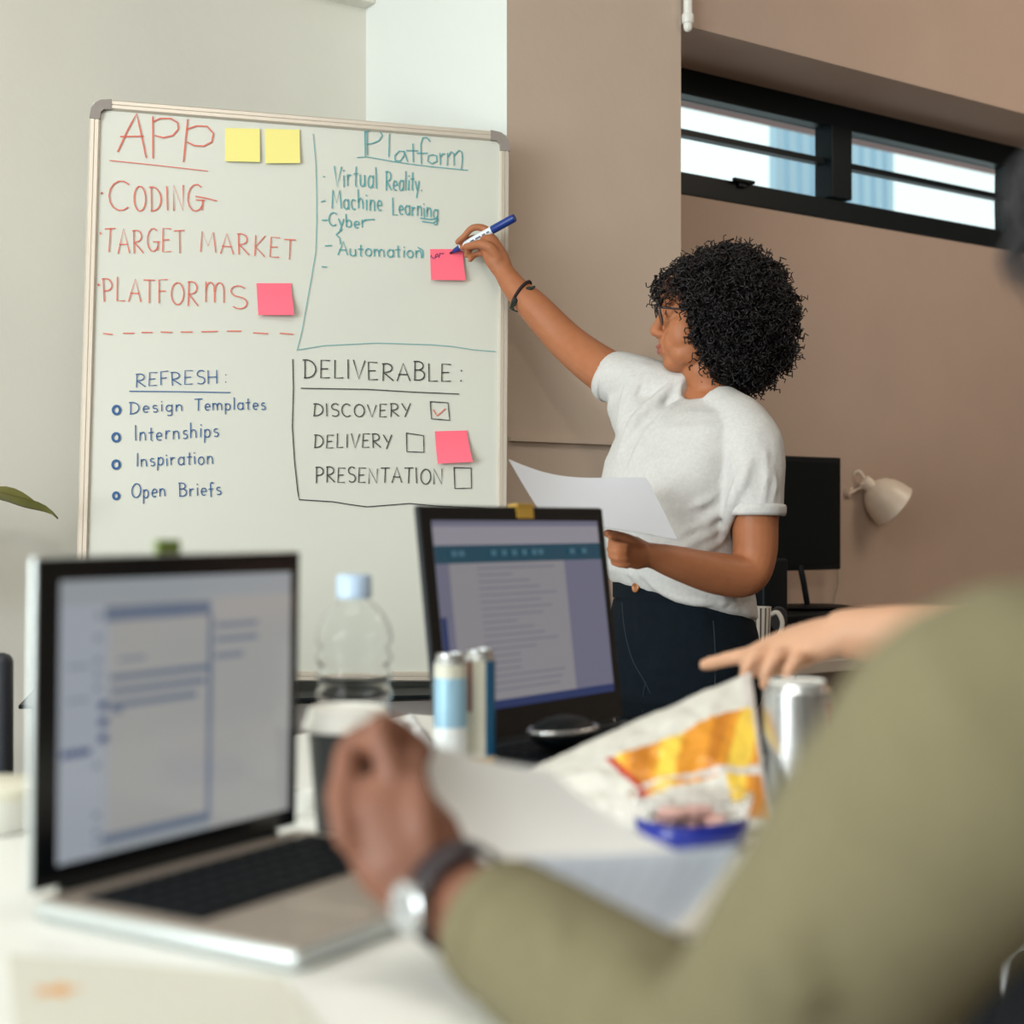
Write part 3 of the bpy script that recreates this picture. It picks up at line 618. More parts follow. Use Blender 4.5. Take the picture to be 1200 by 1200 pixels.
oc = tpt(66, 1163); mb = MB(); mb.add([oc+Z*.0008+V(.012*math.cos(t)*(1+.35*math.sin(5*t)), .011*math.sin(t)*(1+.35*math.sin(5*t)), .0006) for t in np.linspace(0, 6.28, 40, endpoint=False)], [tuple(range(40))]); build(mb, 'print', mat('orange print', (214, 160, 104), .7), sh)
# dark chair behind the table, far left
oc_ = thing('office_chair', 'dark office chair at the left edge behind the silver laptop', 'chair', V(-.99, 2.55, 0)); k0 = V(-.99, 2.55, 0)
mb = MB(); mb.box(k0+V(.0, -.19, .66), .40, .04, .375, bev=.015); build(mb, 'backrest', m_dark, oc_, True, angle=40)
mb = MB(); mb.box(k0+V(0, .02, .45), .44, .42, .06, bev=.02); build(mb, 'seat', m_dark, oc_, True, angle=40)
mb = MB(); mb.box(k0+V(0, -.2, .46), .05, .02, .2); build(mb, 'back_bracket', m_blackp, oc_)
mb = MB(); mb.tube([k0+Z*.07, k0+Z*.43], .025, 14, 1); build(mb, 'column', m_steel, oc_, True)
for i in range(5):
    a = i*2*math.pi/5; d = V(math.cos(a), math.sin(a), 0); mb = MB(); mb.tube([k0+Z*.09, k0+d*.26+Z*.065], .016, 10, 1); lg = build(mb, 'leg', m_blackp, oc_, True)
    mb = MB(); mb.lathe(k0+d*.26+Z*.027-d.cross(Z)*.012, [(.01, 0), (.026, .002), (.026, .022), (.01, .024)], 20, d, Z, d.cross(Z)); build(mb, 'castor', m_blackp, lg, True)
# potted plant whose one leaf reaches into the picture
pl = V(-1.30, 2.93, 0); pt = thing('potted_plant', 'green brown plant leaf arching in from the left edge beside the whiteboard', 'plant', pl)
mb = MB(); mb.lathe(pl, [(.10, .0), (.11, .005), (.14, .26), (.147, .262), (.147, .285), (.13, .285), (.125, .24), (.001, .24)], 36); build(mb, 'pot', mat('terracotta', (150, 96, 72), .7), pt, True, angle=40)
mb = MB(); mb.tube([pl+Z*.2, pl+V(.01, 0, .6), pl+V(.02, .0, 1.0)], [.016, .013, .008], 10); build(mb, 'stem', mat('plant stem', (92, 84, 52), .7), pt, True)
def leafm():
    m = mat('leaf', (112, 110, 52), .45, noise_amt=.35, noise_scale=9); return m
def leaf(p0, p1, p2, p3, w):
    mb = MB(); n = 22; rows = []; p0, p1, p2, p3 = map(Vector, (p0, p1, p2, p3))
    for i in range(n+1):
        t = i/n; c = p0*(1-t)**3+p1*3*t*(1-t)**2+p2*3*t*t*(1-t)+p3*t**3
        d = ((p1-p0)*3*(1-t)**2+(p2-p1)*6*t*(1-t)+(p3-p2)*3*t*t).normalized(); s_ = d.cross(Z).normalized(); up = s_.cross(d)
        ww = w*(math.sin(math.pi*min(1, t**.8))**.8*(1-.25*t)+.02); rows.append([c+s_*(ww*k)+up*(ww*(.75*abs(k)-.2)+.006*math.sin(t*14+k)) for k in (-1, -.6, -.25, 0, .25, .6, 1)])
    for d_ in (0, .0015): mb.loft([[p+Z*d_ for p in r] for r in rows], close=False)
    build(mb, 'leaf', leafm(), pt, True)
tip = P(66, 610, 2.95); r0 = pl+V(.02, 0, .98)
leaf(r0, P(-70, 575, 2.97), P(20, 566, 2.95), tip, .042)
for a in (1.7, 2.8, 3.9, 5.0):
    d = V(math.cos(a), math.sin(a), 0); k = .3 if d.y < .5 else .2
    leaf(r0-Z*.1, r0+d*.12+Z*.12, r0+d*(k*.8)+Z*.12, r0+d*k-Z*.02, .05)

# ------------------------------------------------------------------ desk along the window wall
dz = .73; da0, da1, db0, db1 = ra+.03, ra+2.6, WB-.58, WB-.01
dk = thing('desk', 'pale desk along the taupe wall behind the standing person', 'desk', R((da0+da1)/2, (db0+db1)/2))
mb = MB(); mb.box(R((da0+da1)/2, (db0+db1)/2, dz-.015), da1-da0, db1-db0, .03, U, W, Z, .004); build(mb, 'desktop', mat('pale desk laminate', (196, 186, 174), .45), dk)
for a in (da0+.05, da1-.05):
    for b in (db0+.05, db1-.05):
        mb = MB(); mb.box(R(a, b, (dz-.031)/2), .045, .045, dz-.031, U, W, Z, .003); build(mb, 'leg', m_blackp, dk)
def deskpt(px, D): p = P(px, HY, D); return V(p.x, p.y, dz)
mo = deskpt(946, 3.98)                                          # monitor on a black riser box
bxc = mo+W*.0; 
rs = thing('printer', 'flat black printer with a grey side under the monitor', 'printer', bxc)
mb = MB(); mb.box(bxc+Z*.036, .42, .26, .070, U, W, Z, .008); build(mb, 'body', mat('mid grey plastic', (118, 112, 108), .5), rs, True, angle=40)
mb = MB(); mb.box(bxc+Z*.084, .43, .27, .024, U, W, Z, .008); build(mb, 'cover', m_blackp, rs, True, angle=40)
mb = MB(); mb.box(bxc-W*.128+U*.05+Z*.03, .26, .012, .03, U, W, Z, .003); build(mb, 'paper_tray', mat('navy tray', (48, 46, 66), .5), rs, True, angle=40)
mt = thing('monitor', 'black flat monitor behind the standing person, in front of the wall lamp', 'monitor', mo+Z*.0965)
ms_r = V(P(985, HY, 4.08).x, 4.08, 0); mw, mh = .53, .305; mz = 1.05-.122
mcn = ms_r-U*(mw/2)+Z*(mz+mh/2)
mb = MB(); mb.box(mcn+W*.012, mw, .028, mh, U, W, Z, .004); hs = build(mb, 'housing', m_blackp, mt, True, angle=40)
mb = MB(); mb.box(mcn-W*.003, mw-.02, .003, mh-.03, U, W, Z); build(mb, 'screen', mat('switched off screen', (5, 13, 15), .35, spec=.2), hs)
sb = V(mo.x, mo.y, dz+.0965)
mb = MB(); mb.tube([V(mcn.x+.07, mcn.y+.1, mz+.08), V(mcn.x+.09, mcn.y+.06, mz+.0), sb+Z*.012], .008, 10, 3); build(mb, 'stand_neck', m_blackp, mt, True)
mb = MB(); mb.ell(sb+Z*.006, .13, .10, .006, U, W, Z); build(mb, 'stand_base', m_blackp, mt, True)
mb = MB(); mb.tube([P(981, 655, 4.31), P(982, 685, 4.32), P(978, 705, 4.32), deskpt(979, 4.32)+Z*.004, deskpt(990, 4.345)+Z*.004], .0035, 8, 4)
tag(build(mb, 'cable', mat('beige cable', (178, 160, 142), .5), smooth=True), 'thin pale cable hanging from the monitor to the desk', 'cable')
spk = deskpt(893, 3.72); mb = MB(); mb.box(spk+Z*.12, .085, .10, .235, U, W, Z, .008)
sk = thing('speaker', 'black desktop speaker left of the monitor behind the bent elbow', 'speaker', spk); build(mb, 'cabinet', m_blackp, sk, True, angle=40)
mb = MB(); mb.lathe(spk+Z*.09-W*.055, [(.03, 0), (.03, .003), (.024, .0035), (.001, .001)], 24, U, Z, -W); build(mb, 'driver', m_dark, sk, True)
# striped mug
mgc = deskpt(888, 3.5); mgt = thing('mug', 'tall white mug with dark brown stripes beside the standing person', 'mug', mgc)
MH = 1.05+(HY-711)/F*3.5-dz; mprof = [(.024, .001), (.0265, .004), (.0315, MH-.002), (.0318, MH), (.0285, MH), (.0235, .01), (.001, .008)]
mb = MB(); seg = 96; m_w = mat('mug white', (226, 222, 212), .3); m_s = mat('mug brown', (88, 70, 62), .35)
mb.mats = [m_w, m_s]
rings = [[mgc+Z*z+V(math.cos(2*math.pi*j/seg), math.sin(2*math.pi*j/seg), 0)*r for j in range(seg)] for r, z in mprof]
mb.loft(rings)
for i in range(len(mprof)-1):
    for j in range(seg):
        if i in (1,) and j % 6 in (0, 1): mb.m[i*seg+j] = 1
build(mb, 'body', None, mgt, True, angle=40)
hd = V(.95, -.3, 0).normalized(); mb = MB(); mb.tube([mgc+hd*.029+Z*(MH*.86), mgc+hd*.046+Z*(MH*.9), mgc+hd*.057+Z*(MH*.72), mgc+hd*.05+Z*(MH*.48), mgc+hd*.03+Z*(MH*.28)], .0055, 10, 5, round_=True); build(mb, 'handle', m_w, mgt, True)
# wall lamp
lp = wz(992, 578); lw = thing('wall_lamp', 'white dome wall lamp on a hooked arm, right of the monitor', 'lamp', lp)
m_lamp = mat('cream lamp enamel', (222, 208, 192), .35)
mb = MB(); mb.lathe(lp, [(.014, .0), (.014, .008), (.011, .012), (.001, .012)], 28, U, Z, -W); build(mb, 'wall_plate', m_taupe, lw, True, angle=40)
l0 = P(1016, 566, 4.42); dirl = (P(1062, 606, 4.44)-l0).normalized()
mb = MB(); mb.tube([lp-W*.012, P(1000, 566, 4.45), P(1001, 556, 4.43), P(1007, 552, 4.42), P(1014, 562, 4.42)], .004, 10, 5); mb.tube([lp-W*.012, P(1004, 574, 4.43), P(1014, 568, 4.42)], .004, 10, 4); build(mb, 'arm', m_lamp, lw, True)
pa = dirl.cross(W).normalized(); pb = dirl.cross(pa)
mb = MB(); mb.lathe(l0-dirl*.015, [(.012, 0), (.019, .004), (.020, .038), (.024, .044)], 28, pa, pb, dirl); build(mb, 'socket', m_lamp, lw, True, angle=40)
pr = [(r_*.9, z_*.9) for r_, z_ in [(.018, .022), (.036, .028), (.055, .045), (.069, .070), (.077, .098), (.080, .125), (.082, .128)]]
mb = MB(); mb.lathe(l0-dirl*.005, pr+[(r-.002, z-.0005) for r, z in pr[::-1]], 40, pa, pb, dirl); build(mb, 'lamp_shade', m_lamp, lw, True)
mb = MB(); mb.ell(l0+dirl*.075, .028, .028, .034, pa, pb, dirl); build(mb, 'bulb', mat('frosted bulb', (236, 230, 220), .3), lw, True)
# ------------------------------------------------------------------ people
m_skin = mat('brown skin', (164, 105, 71), .5, spec=.35, sub=.08, noise_amt=.04, noise_scale=60)
m_skin2 = mat('warm brown skin', (124, 83, 66), .5, spec=.35, sub=.08, noise_amt=.04, noise_scale=60)
m_skin3 = mat('light skin', (206, 160, 130), .5, spec=.35, sub=.08)
m_hair = mat('black curly hair', (22, 18, 19), .45, spec=.35)
def head_mb(mb, c, f, u, k=1.):
    """Head at ear level c, facing f, crown direction u."""
    f = f.normalized(); l = u.cross(f).normalized(); u = f.cross(l).normalized()
    H = lambda a, b, z: c+f*(a*k)+l*(b*k)+u*(z*k)
    E = lambda a, b, z, ra, rb_, rz: mb.ell(H(a, b, z), ra*k, rb_*k, rz*k, f, l, u)
    E(-.012, 0, .032, .092, .072, .080); E(.036, 0, -.018, .053, .059, .085); E(.030, 0, -.066, .054, .050, .042)
    E(.064, 0, -.088, .029, .030, .021); E(.05, 0, .045, .045, .058, .045); E(.072, 0, -.062, .024, .034, .030)
    for s_ in (1, -1):
        E(.052, .032*s_, -.034, .034, .028, .042); E(.040, .034*s_, -.062, .034, .020, .034); E(.096, .011*s_, -.033, .011, .008, .008); E(.079, .026*s_, .026, .012, .026, .008)
        E(.052, .026*s_, -.072, .030, .024, .026); E(.066, .022*s_, -.052, .026, .024, .030)
        E(-.006, .073*s_, -.012, .019, .010, .031); E(.077, .031*s_, .006, .011, .014, .011)
    mb.tube([H(.084, 0, .020), H(.096, 0, -.006), H(.106, 0, -.026)], [.009*k, .0095*k, .0115*k], 12, 3)
    E(.090, 0, -.048, .010, .018, .012); E(.0945, 0, -.0575, .009, .021, .006); E(.0925, 0, -.068, .009, .019, .0075)
    return H, f, l, u
def finger(mb, pts, r0=.0088, r1=.0066): mb.tube(pts, [r0+(r1-r0)*i/(len(pts)-1) for i in range(len(pts))], 10, 3)
def hair_curls(c, f, l, u, rf, rl, ru, n, ok, hair_parent, hm, clen=(.025, .06), crad=(.004, .009), trad=.0011, core_in=None, shift=V(0, 0, 0), bulge=lambda p: p):
    mb = MB(); hc = c+shift; rings = []
    for i in range(25):                                 # the dense core under the curls
        th = math.pi*(.02+.96*i/24); rg = []
        for j in range(40):
            ph = 2*math.pi*j/40; d = V(math.sin(th)*math.cos(ph), math.sin(th)*math.sin(ph), math.cos(th))
            k = .90+.10*noise.noise(d*4)+.06*noise.noise(d*9); p = V(rf*d.x*k, rl*d.y*k, ru*d.z*k)
            p = bulge(p)
            if not ok(p): p *= core_in
            rg.append(hc+f*p.x+l*p.y+u*p.z)
        rings.append(rg)
    mb.loft(rings)
    k_ = 0
    while k_ < n:
        d = V(*RNG.normal(size=3)).normalized(); p = V(rf*d.x, rl*d.y, ru*d.z)*random.uniform(.84, 1.0)*(.95+.1*noise.noise(d*4)+.06*noise.noise(d*9))
        p = bulge(p)
        if not ok(p): continue
        k_ += 1
        o = hc+f*p.x+l*p.y+u*p.z; nd = (f*(d.x/rf)+l*(d.y/rl)+u*(d.z/ru)).normalized()
        t = (nd*random.uniform(-.1, .5)+V(*RNG.normal(size=3))*.55-Z*.25).normalized(); a = t.orthogonal().normalized(); b = t.cross(a)
        L = random.uniform(*clen); r = random.uniform(*crad); turns = L/random.uniform(.012, .018); ph = random.uniform(0, 6.28); pts = []
        m = 15
        for i in range(m):
            s_ = i/(m-1); w_ = ph+turns*6.28*s_; rr = r*(.5+.5*math.sin(math.pi*min(1, s_*1.3+.1)))
            pts.append(o+t*(L*(s_-.35))+a*(rr*math.cos(w_))+b*(rr*math.sin(w_)))
        mb.tube(pts, [trad*(1.2-.6*i/(m-1)) for i in range(m)], 4, 1, round_=False)
    return build(mb, 'hair', hm, hair_parent, True)

# ---- the woman at the board
wg = V(P(798, HY, 2.95).x, 2.95, 0)
wom = thing('person', 'person with curly black hair in white t-shirt and jeans writing at the whiteboard', 'person', wg)
s_ax = V(.61, -.79, 0).normalized(); f_ax = V(-.79, -.61, 0).normalized()      # towards the left shoulder, chest forward
hc = P(831, 371, 2.93); hf = V(-1, .03, -.02)
bm = MB(); HW, hf, hl, hu = head_mb(bm, hc, hf, V(.03, 0, 1))
bm.tube([P(826, 428, 2.935), P(834, 452, 2.94), P(836, 490, 2.94)], [.05, .051, .058], 20, 4)
bm.tube([P(868, 500, 2.83), P(832, 482, 2.93), P(775, 466, 3.02)], [.045, .055, .045], 16, 4)
def torso(mb, secs, p=2.3):
    mb.sections([(P(q_[0], q_[1], q_[2]), s_ax-Z*(.14*(q_[5] if len(q_) > 5 else 0)), q_[3], f_ax+Z*(.22*(q_[5] if len(q_) > 5 else 0)), q_[4]) for q_ in secs], 40, p=p)
def cast_folds(mb, folds, voxel):                  # cloth ridges laid half into the surface they belong to
    from mathutils.bvhtree import BVHTree
    b = fuse(mb, voxel, 4); bv = BVHTree.FromPolygons([Vector(v) for v in b.v], b.f)
    for pts, r in folds:
        q_ = []
        for x, y in pts:
            h_ = bv.ray_cast(EYE, ray(x, y).normalized())
            if h_[0] is not None: q_.append(h_[0]-h_[1]*(r*.05) if h_[1].dot(EYE-h_[0]) > 0 else h_[0]+h_[1]*(r*.05))
        if len(q_) > 1: mb.tube(q_, [r*.5]+[r]*(len(q_)-2)+[r*.4] if len(q_) > 2 else r*.6, 8, 5)
torso(bm, [(832, 478, 2.93, .07, .05), (816, 500, 2.93, .13, .075), (798, 540, 2.92, .14, .09), (789, 580, 2.92, .138, .10), (787, 630, 2.92, .125, .095), (790, 680, 2.93, .13, .10), (797, 740, 2.94, .145, .11), (799, 790, 2.95, .15, .115)])
TD = (on_plane(527, 297, bo+en*.0035, en)).y                  # depth of the marker tip
arm_r = [P(770, 470, 2.99), P(714, 438, 3.07), P(668, 404, 3.14), P(626, 360, 3.17), P(604, 338, 3.185), P(590, 318, TD-.05)]
bm.tube(arm_r, [.054, .0475, .041, .0345, .027, .0215], 20, 5, ref=V(0, 0, 1))
bm.tube([P(592, 321, TD-.05), P(582, 303, TD-.048), P(573, 285, TD-.04)], [.0215, .027, .023], 16, 4, flat=.8, ref=V(-.3, 1, .3))
h = TD-.03
finger(bm, [P(577, 283, h-.008), P(569, 268.5, h-.006), P(554, 267, h-.004), P(544, 277, h), P(536, 283.5, h+.004)], .0095, .0065)          # index over the barrel
finger(bm, [P(576, 288, h-.004), P(562, 279, h+.014), P(549, 281, h+.016), P(541.5, 290, h+.012)], .0092, .0068)                         # middle
finger(bm, [P(574, 292, h-.003), P(562, 288, h+.012), P(552, 290, h+.014), P(546.5, 299, h+.008)], .0088, .0066)                         # ring
finger(bm, [P(574, 298, h-.004), P(564, 297, h+.006), P(556, 299, h+.008), P(551, 304.5, h+.002)], .0080, .0060)                         # little
finger(bm, [P(584, 303, TD-.06), P(574, 290, TD-.066), P(562, 286, TD-.06), P(553, 288, TD-.048), P(546, 289, TD-.04)], .0125, .0078)      # thumb on the near side
arm_l = [P(872, 512, 2.83), P(885, 560, 2.79), P(885, 610, 2.785), P(884, 650, 2.785), P(872, 674, 2.77), P(835, 671, 2.73), P(795, 660, 2.68), P(768, 652, 2.65), P(756, 650, 2.64)]
bm.tube(arm_l, [.050, .047, .0435, .042, .041, .0385, .031, .0235, .021], 20, 5)
bm.tube([P(760, 650, 2.645), P(746, 648, 2.63), P(733, 645, 2.615)], [.022, .031, .029], 16, 4, flat=.62, ref=V(.35, -.8, .3))
for i, (dx, dy, dD) in enumerate(((0, -11, -.004), (-1, -3.6, -.008), (0, 4., -.006), (3, 11.5, 0.))):                                       # four fingers curled under the sheet
    b0 = (735+dx, 647+dy)
    finger(bm, [P(b0[0], b0[1], 2.61+dD), P(b0[0]-13, b0[1]-3, 2.588+dD), P(b0[0]-19, b0[1]+0, 2.565+dD), P(b0[0]-11, b0[1]+3, 2.555+dD), P(b0[0]-2, b0[1]+4, 2.562+dD)], .0072-.0006*(i == 3), .0064)
finger(bm, [P(752, 641, 2.63), P(738, 633, 2.60), P(724, 628, 2.585), P(712, 625, 2.575)], .0115, .0078)                                     # thumb on top
fb = fuse(bm, .0027, 8); build(fb, 'body', m_skin, wom, True)
# face details
for s_ in (1, -1):
    mb = MB(); mb.ell(HW(.076, .031*s_, .007), 0.0108, .0122, .0108, hf, hl, hu); ey_ = build(mb, 'eye', mat('eye white', (226, 220, 210), .2), wom, True)
    mb = MB(); mb.ell(HW(.0852, .031*s_, .006), .0028, .006, .006, hf, hl, hu); build(mb, 'iris', mat('dark iris', (30, 20, 16), .15), ey_, True)
    mb = MB(); mb.tube([HW(.0925, .014*s_, .028), HW(.091, .03*s_, .035), HW(.080, .048*s_, .029)], [.003, .0035, .002], 8, 4, flat=.6); build(mb, 'eyebrow', m_hair, wom, True)
mb = MB(); m_lip = mat('rose brown lips', (150, 82, 70), .45)
mb.ell(HW(.0975, 0, -.0570), .0082, .019, .0050, hf, hl, hu).ell(HW(.0955, 0, -.0668), .0082, .017, .0058, hf, hl, hu); build(mb, 'lips', m_lip, wom, True)
# hair: a wide round afro of tight curls, open at the face
hcent = P(856, 375, 2.945)
def ok_w(p):                                       # p in (forward, left, up) about the hair's centre
    z = p.z
    edge = .2 if z > .046 else (.098 if z > .02 else (.084 if z > -.05 else (.066 if z > -.085 else .05)))
    return p.x < edge
def bulge_w(p):
    k = math.exp(-((p.z-.075)/.055)**2)
    return V(p.x*(1+.27*k) if p.x > 0 else p.x*(1-.05*k), p.y*(1+.30*k*min(1, max(0, p.x/.06))), p.z)
hair_curls(hcent, hf, hl, hu, .131, .124, .147, 5200, ok_w, wom, m_hair, core_in=.5, bulge=bulge_w, clen=(.03, .06), crad=(.006, .011), trad=.0018)
mb = MB()                                          # a few loose ringlets on the forehead
for k in range(34):
    o = HW(random.uniform(.05, .09), random.uniform(.02, .06), random.uniform(.035, .072)); t = (V(0, 0, -1)+V(*RNG.normal(size=3))*.4).normalized(); a = t.orthogonal().normalized(); b = t.cross(a); ph = random.uniform(0, 6)
    mb.tube([o+t*(.03*i/14)+a*(.0055*math.cos(ph+i*.9))+b*(.0055*math.sin(ph+i*.9)) for i in range(15)], [.0010]*15, 4, 1, round_=False)
build(mb, 'loose_curls', mat('dark brown curls', (62, 36, 28), .45), wom, True)
# t-shirt
m_tee = mat('heather white cotton', (196, 195, 193), .85, noise_amt=.05, noise_scale=150, bump=.12, bump_scale=260)
ts = MB()
torso(ts, [(826, 470, 2.935, .070, .055), (815, 487, 2.935, .135, .085), (803, 505, 2.93, .160, .098), (794, 540, 2.92, .163, .112), (787, 578, 2.92, .160, .125), (786, 620, 2.92, .150, .118), (790, 655, 2.925, .150, .120, .3), (796, 684, 2.93, .156, .128, .7), (800, 702, 2.935, .155, .126, 1), (803, 712, 2.94, .13, .105, 1)], p=2.25)
ts.tube([P(842, 480, 2.90), P(868, 502, 2.84), P(882, 530, 2.80), P(884, 570, 2.787), P(884, 602, 2.785)], [.052, .060, .060, .0565, .056], 22, 5, round_=False)
ts.tube([P(812, 466, 2.95), P(776, 462, 2.99), P(744, 450, 3.03), P(716, 441, 3.07)], [.055, .064, .060, .053], 22, 5, round_=False)
ts.tube([P(800, 462, 2.96), P(765, 445, 3.0), P(735, 434, 3.04)], [.03, .035, .03], 14, 4)
ts.tube([P(790, 545, 2.93), P(765, 505, 2.97), P(742, 478, 3.02)], [.085, .075, .055], 20, 4)
cast_folds(ts, [(p_, r_) for p_, r_ in (
 ([(786, 452), (764, 474), (742, 500), (724, 534)], 0.0149), ([(800, 468), (776, 490), (754, 516), (736, 548)], 0.0121), ([(742, 440), (734, 462), (726, 490)], 0.0108), ([(758, 428), (748, 452), (730, 480)], 0.0081),
 ([(872, 545), (860, 585), (848, 632)], 0.0149), ([(880, 540), (868, 572), (862, 602)], 0.0108), ([(897, 530), (898, 560), (894, 592)], 0.0095), ([(905, 545), (908, 570), (902, 595)], 0.0081),
 ([(852, 612), (822, 630), (792, 650)], 0.0135), ([(850, 632), (828, 642), (800, 658)], 0.0108), ([(846, 596), (826, 612), (800, 624)], 0.0121), ([(838, 580), (822, 590), (806, 596)], 0.0095),
 ([(752, 672), (782, 694), (822, 704), (862, 700)], 0.0135), ([(738, 672), (768, 698), (808, 716)], 0.0108), ([(820, 684), (845, 697), (866, 708)], 0.0121), ([(842, 690), (846, 704), (842, 720)], 0.0095), ([(730, 560), (724, 600), (722, 640)], 0.0095))], 0.0081)
def cloth(amp, sc):
    def f(co, no):
        out = co.copy()
        for i in range(len(co)):
            p = Vector(co[i]); v = noise.noise(V(p.x*sc, p.y*sc, p.z*sc*.7))*amp+noise.noise(p*sc*2.3)*amp*.35
            out[i] = co[i]+no[i]*v
        return out
    return f
fts = fuse(ts, .005, 4, disp=cloth(.0035, 16))
shirt = build(fts, 't_shirt', m_tee, wom, True)
def ring(pts, r, name, m, par, n=3): mb = MB(); mb.tube(list(pts)+[pts[0]], r, 10, n, round_=False); return build(mb, name, m, par, True)
cN = P(832, 470, 2.935)
ring([cN+s_ax*(.066*math.cos(t))+f_ax*(.066*math.sin(t))+Z*(-.010-.022*math.sin(t)-.004*math.cos(t)) for t in np.linspace(0, 2*math.pi, 22, endpoint=False)], .0085, 'collar', m_tee, shirt)
a1 = (P(884, 604, 2.785)-P(884, 560, 2.787)).normalized()
for cc0, dd, rr in ((P(884, 598, 2.785), a1, .0575), (P(718, 442, 3.065), (P(700, 430, 3.09)-P(716, 441, 3.07)).normalized(), .0525)):
    aa = dd.orthogonal().normalized(); bb = dd.cross(aa); mb = MB()
    mb.lathe(cc0-dd*.010, [(rr-.006, -.002), (rr+.0005, .0), (rr+.0022, .005), (rr+.0018, .015), (rr-.0005, .0205), (rr-.006, .0205)], 36, aa, bb, dd, cap=False); build(mb, 'sleeve_cuff', m_tee, shirt, True)
# jeans
m_jean = mat('dark navy denim', (9, 19, 27), .9, spec=.2, noise_amt=.15, noise_scale=50, bump=.15, bump_scale=300)
jn = MB()
torso(jn, [(796, 688, 2.93, .136, .108), (797, 700, 2.93, .140, .112), (798, 735, 2.935, .158, .125), (799, 775, 2.94, .170, .135), (799, 815, 2.945, .168, .13), (799, 840, 2.95, .15, .10)], p=2.2)
hipz = P(799, 800, 2.945)
for s_ in (1, -1):
    o = V(hipz.x, hipz.y, 0)+s_ax*(.078*s_)+f_ax*(.015 if s_ > 0 else -.01)
    jn.tube([o+Z*.80, o+Z*.68, o+Z*.46, o+f_ax*-.01+Z*.30, o+f_ax*-.02+Z*.08], [.092, .090, .064, .058, .043], 20, 4, round_=False)
cast_folds(jn, [(p_, r_) for p_, r_ in (([(746, 768), (790, 772), (835, 764)], .005), ([(742, 790), (775, 801), (800, 803)], .006), ([(752, 752), (790, 751), (822, 745)], .005), ([(744, 700), (748, 730), (752, 765), (764, 800)], .004), ([(835, 740), (838, 780), (836, 815)], .003), ([(746, 778), (770, 784), (800, 784)], .005))], .008)
jm = build(fuse(jn, .0075, 3, disp=cloth(.0025, 18)), 'jeans', m_jean, wom, True)
from mathutils.bvhtree import BVHTree
jb_ = BVHTree.FromPolygons([jm.matrix_world @ v.co+ORG['person'] for v in jm.data.vertices], [tuple(p.vertices) for p in jm.data.polygons])
mb = MB()
for ln in ([(729, 706), (731, 730), (735, 752), (742, 775), (754, 796), (762, 812)], [(836, 728), (838, 760), (838, 800), (836, 830)], [(757, 800), (754, 815), (753, 835)]):
    q_ = [h_[0] for h_ in (jb_.ray_cast(EYE, ray(x, y).normalized()) for x, y in ln) if h_[0] is not None]
    if len(q_) > 2: mb.tube(q_, .0014, 6, 3)
build(mb, 'seam', mat('slate denim seam', (22, 36, 50), .8), jm, True)
mb = MB(); wbn = P(796, 691, 2.93)
mb.sections([(wbn+Z*z, s_ax, .141, f_ax, .114) for z in (-.016, .018)], 48, cap=False, p=2.2); build(mb, 'waistband', m_jean, jm, True)
bpos = P(727.5, 689, 2.84); bpos = V(wbn.x, wbn.y, bpos.z)+f_ax*.117+s_ax*.002
mb = MB(); mb.lathe(bpos, [(.0095, -.002), (.0098, .002), (.0075, .0035), (.006, .002), (.001, .002)], 22, s_ax, Z, f_ax); build(mb, 'button', mat('copper button', (176, 120, 84), .35, metal=.6), jm, True)
for s_ in (1, -1):
    o = V(hipz.x, hipz.y, 0)+s_ax*(.078*s_)-f_ax*.005
    mb = MB(); mb.ell(o+f_ax*.05+Z*.035, .115, .043, .034, f_ax, s_ax, Z).ell(o+f_ax*-.02+Z*.06, .05, .042, .05, f_ax, s_ax, Z); mb.box(o+f_ax*.04+Z*.0105, .24, .085, .02, f_ax, s_ax, Z, .006)
    build(fuse(mb, .005, 3), 'shoe', mat('white sneaker', (214, 212, 206), .6), wom, True)
# glasses
gl = thing('eyeglasses', 'thin dark round eyeglasses worn by the person at the whiteboard', 'glasses', HW(.1, 0, 0))
m_gf = mat('dark gunmetal frame', (32, 34, 40), .3, metal=.4); gfm = MB()
lt_ = (hf*.97+hu*-.22).normalized(); lu = (hu*.97+hf*.22).normalized()
for s_ in (1, -1):
    o = HW(.099, .033*s_, .006)
    gfm.tube([o+hl*(.024*math.cos(t))+lu*(.0255*math.sin(t)) for t in np.linspace(0, 2*math.pi, 33)], .0013, 8, 1)
gfm.tube([HW(.101, .009, .012), HW(.106, 0, .016), HW(.101, -.009, .012)], .0016, 8, 3); build(gfm, 'frame', m_gf, gl, True)
for s_ in (1, -1):
    o = HW(.099, .033*s_, .006); mb = MB(); mb.lathe(o, [(.0235, -.0006), (.0235, .0006)], 32, hl, lu, lt_); build(mb, 'lens', mat('spectacle lens', (252, 253, 253), .0, trans=1., ior=1.02), gl, True)
    mb = MB(); mb.tube([HW(.099, .057*s_, .012), HW(.092, .066*s_, .010), HW(.04, .0745*s_, .003), HW(-.005, .081*s_, -.002), HW(-.022, .080*s_, -.016)], .0019, 8, 4); build(mb, 'temple', m_gf, gl, True)
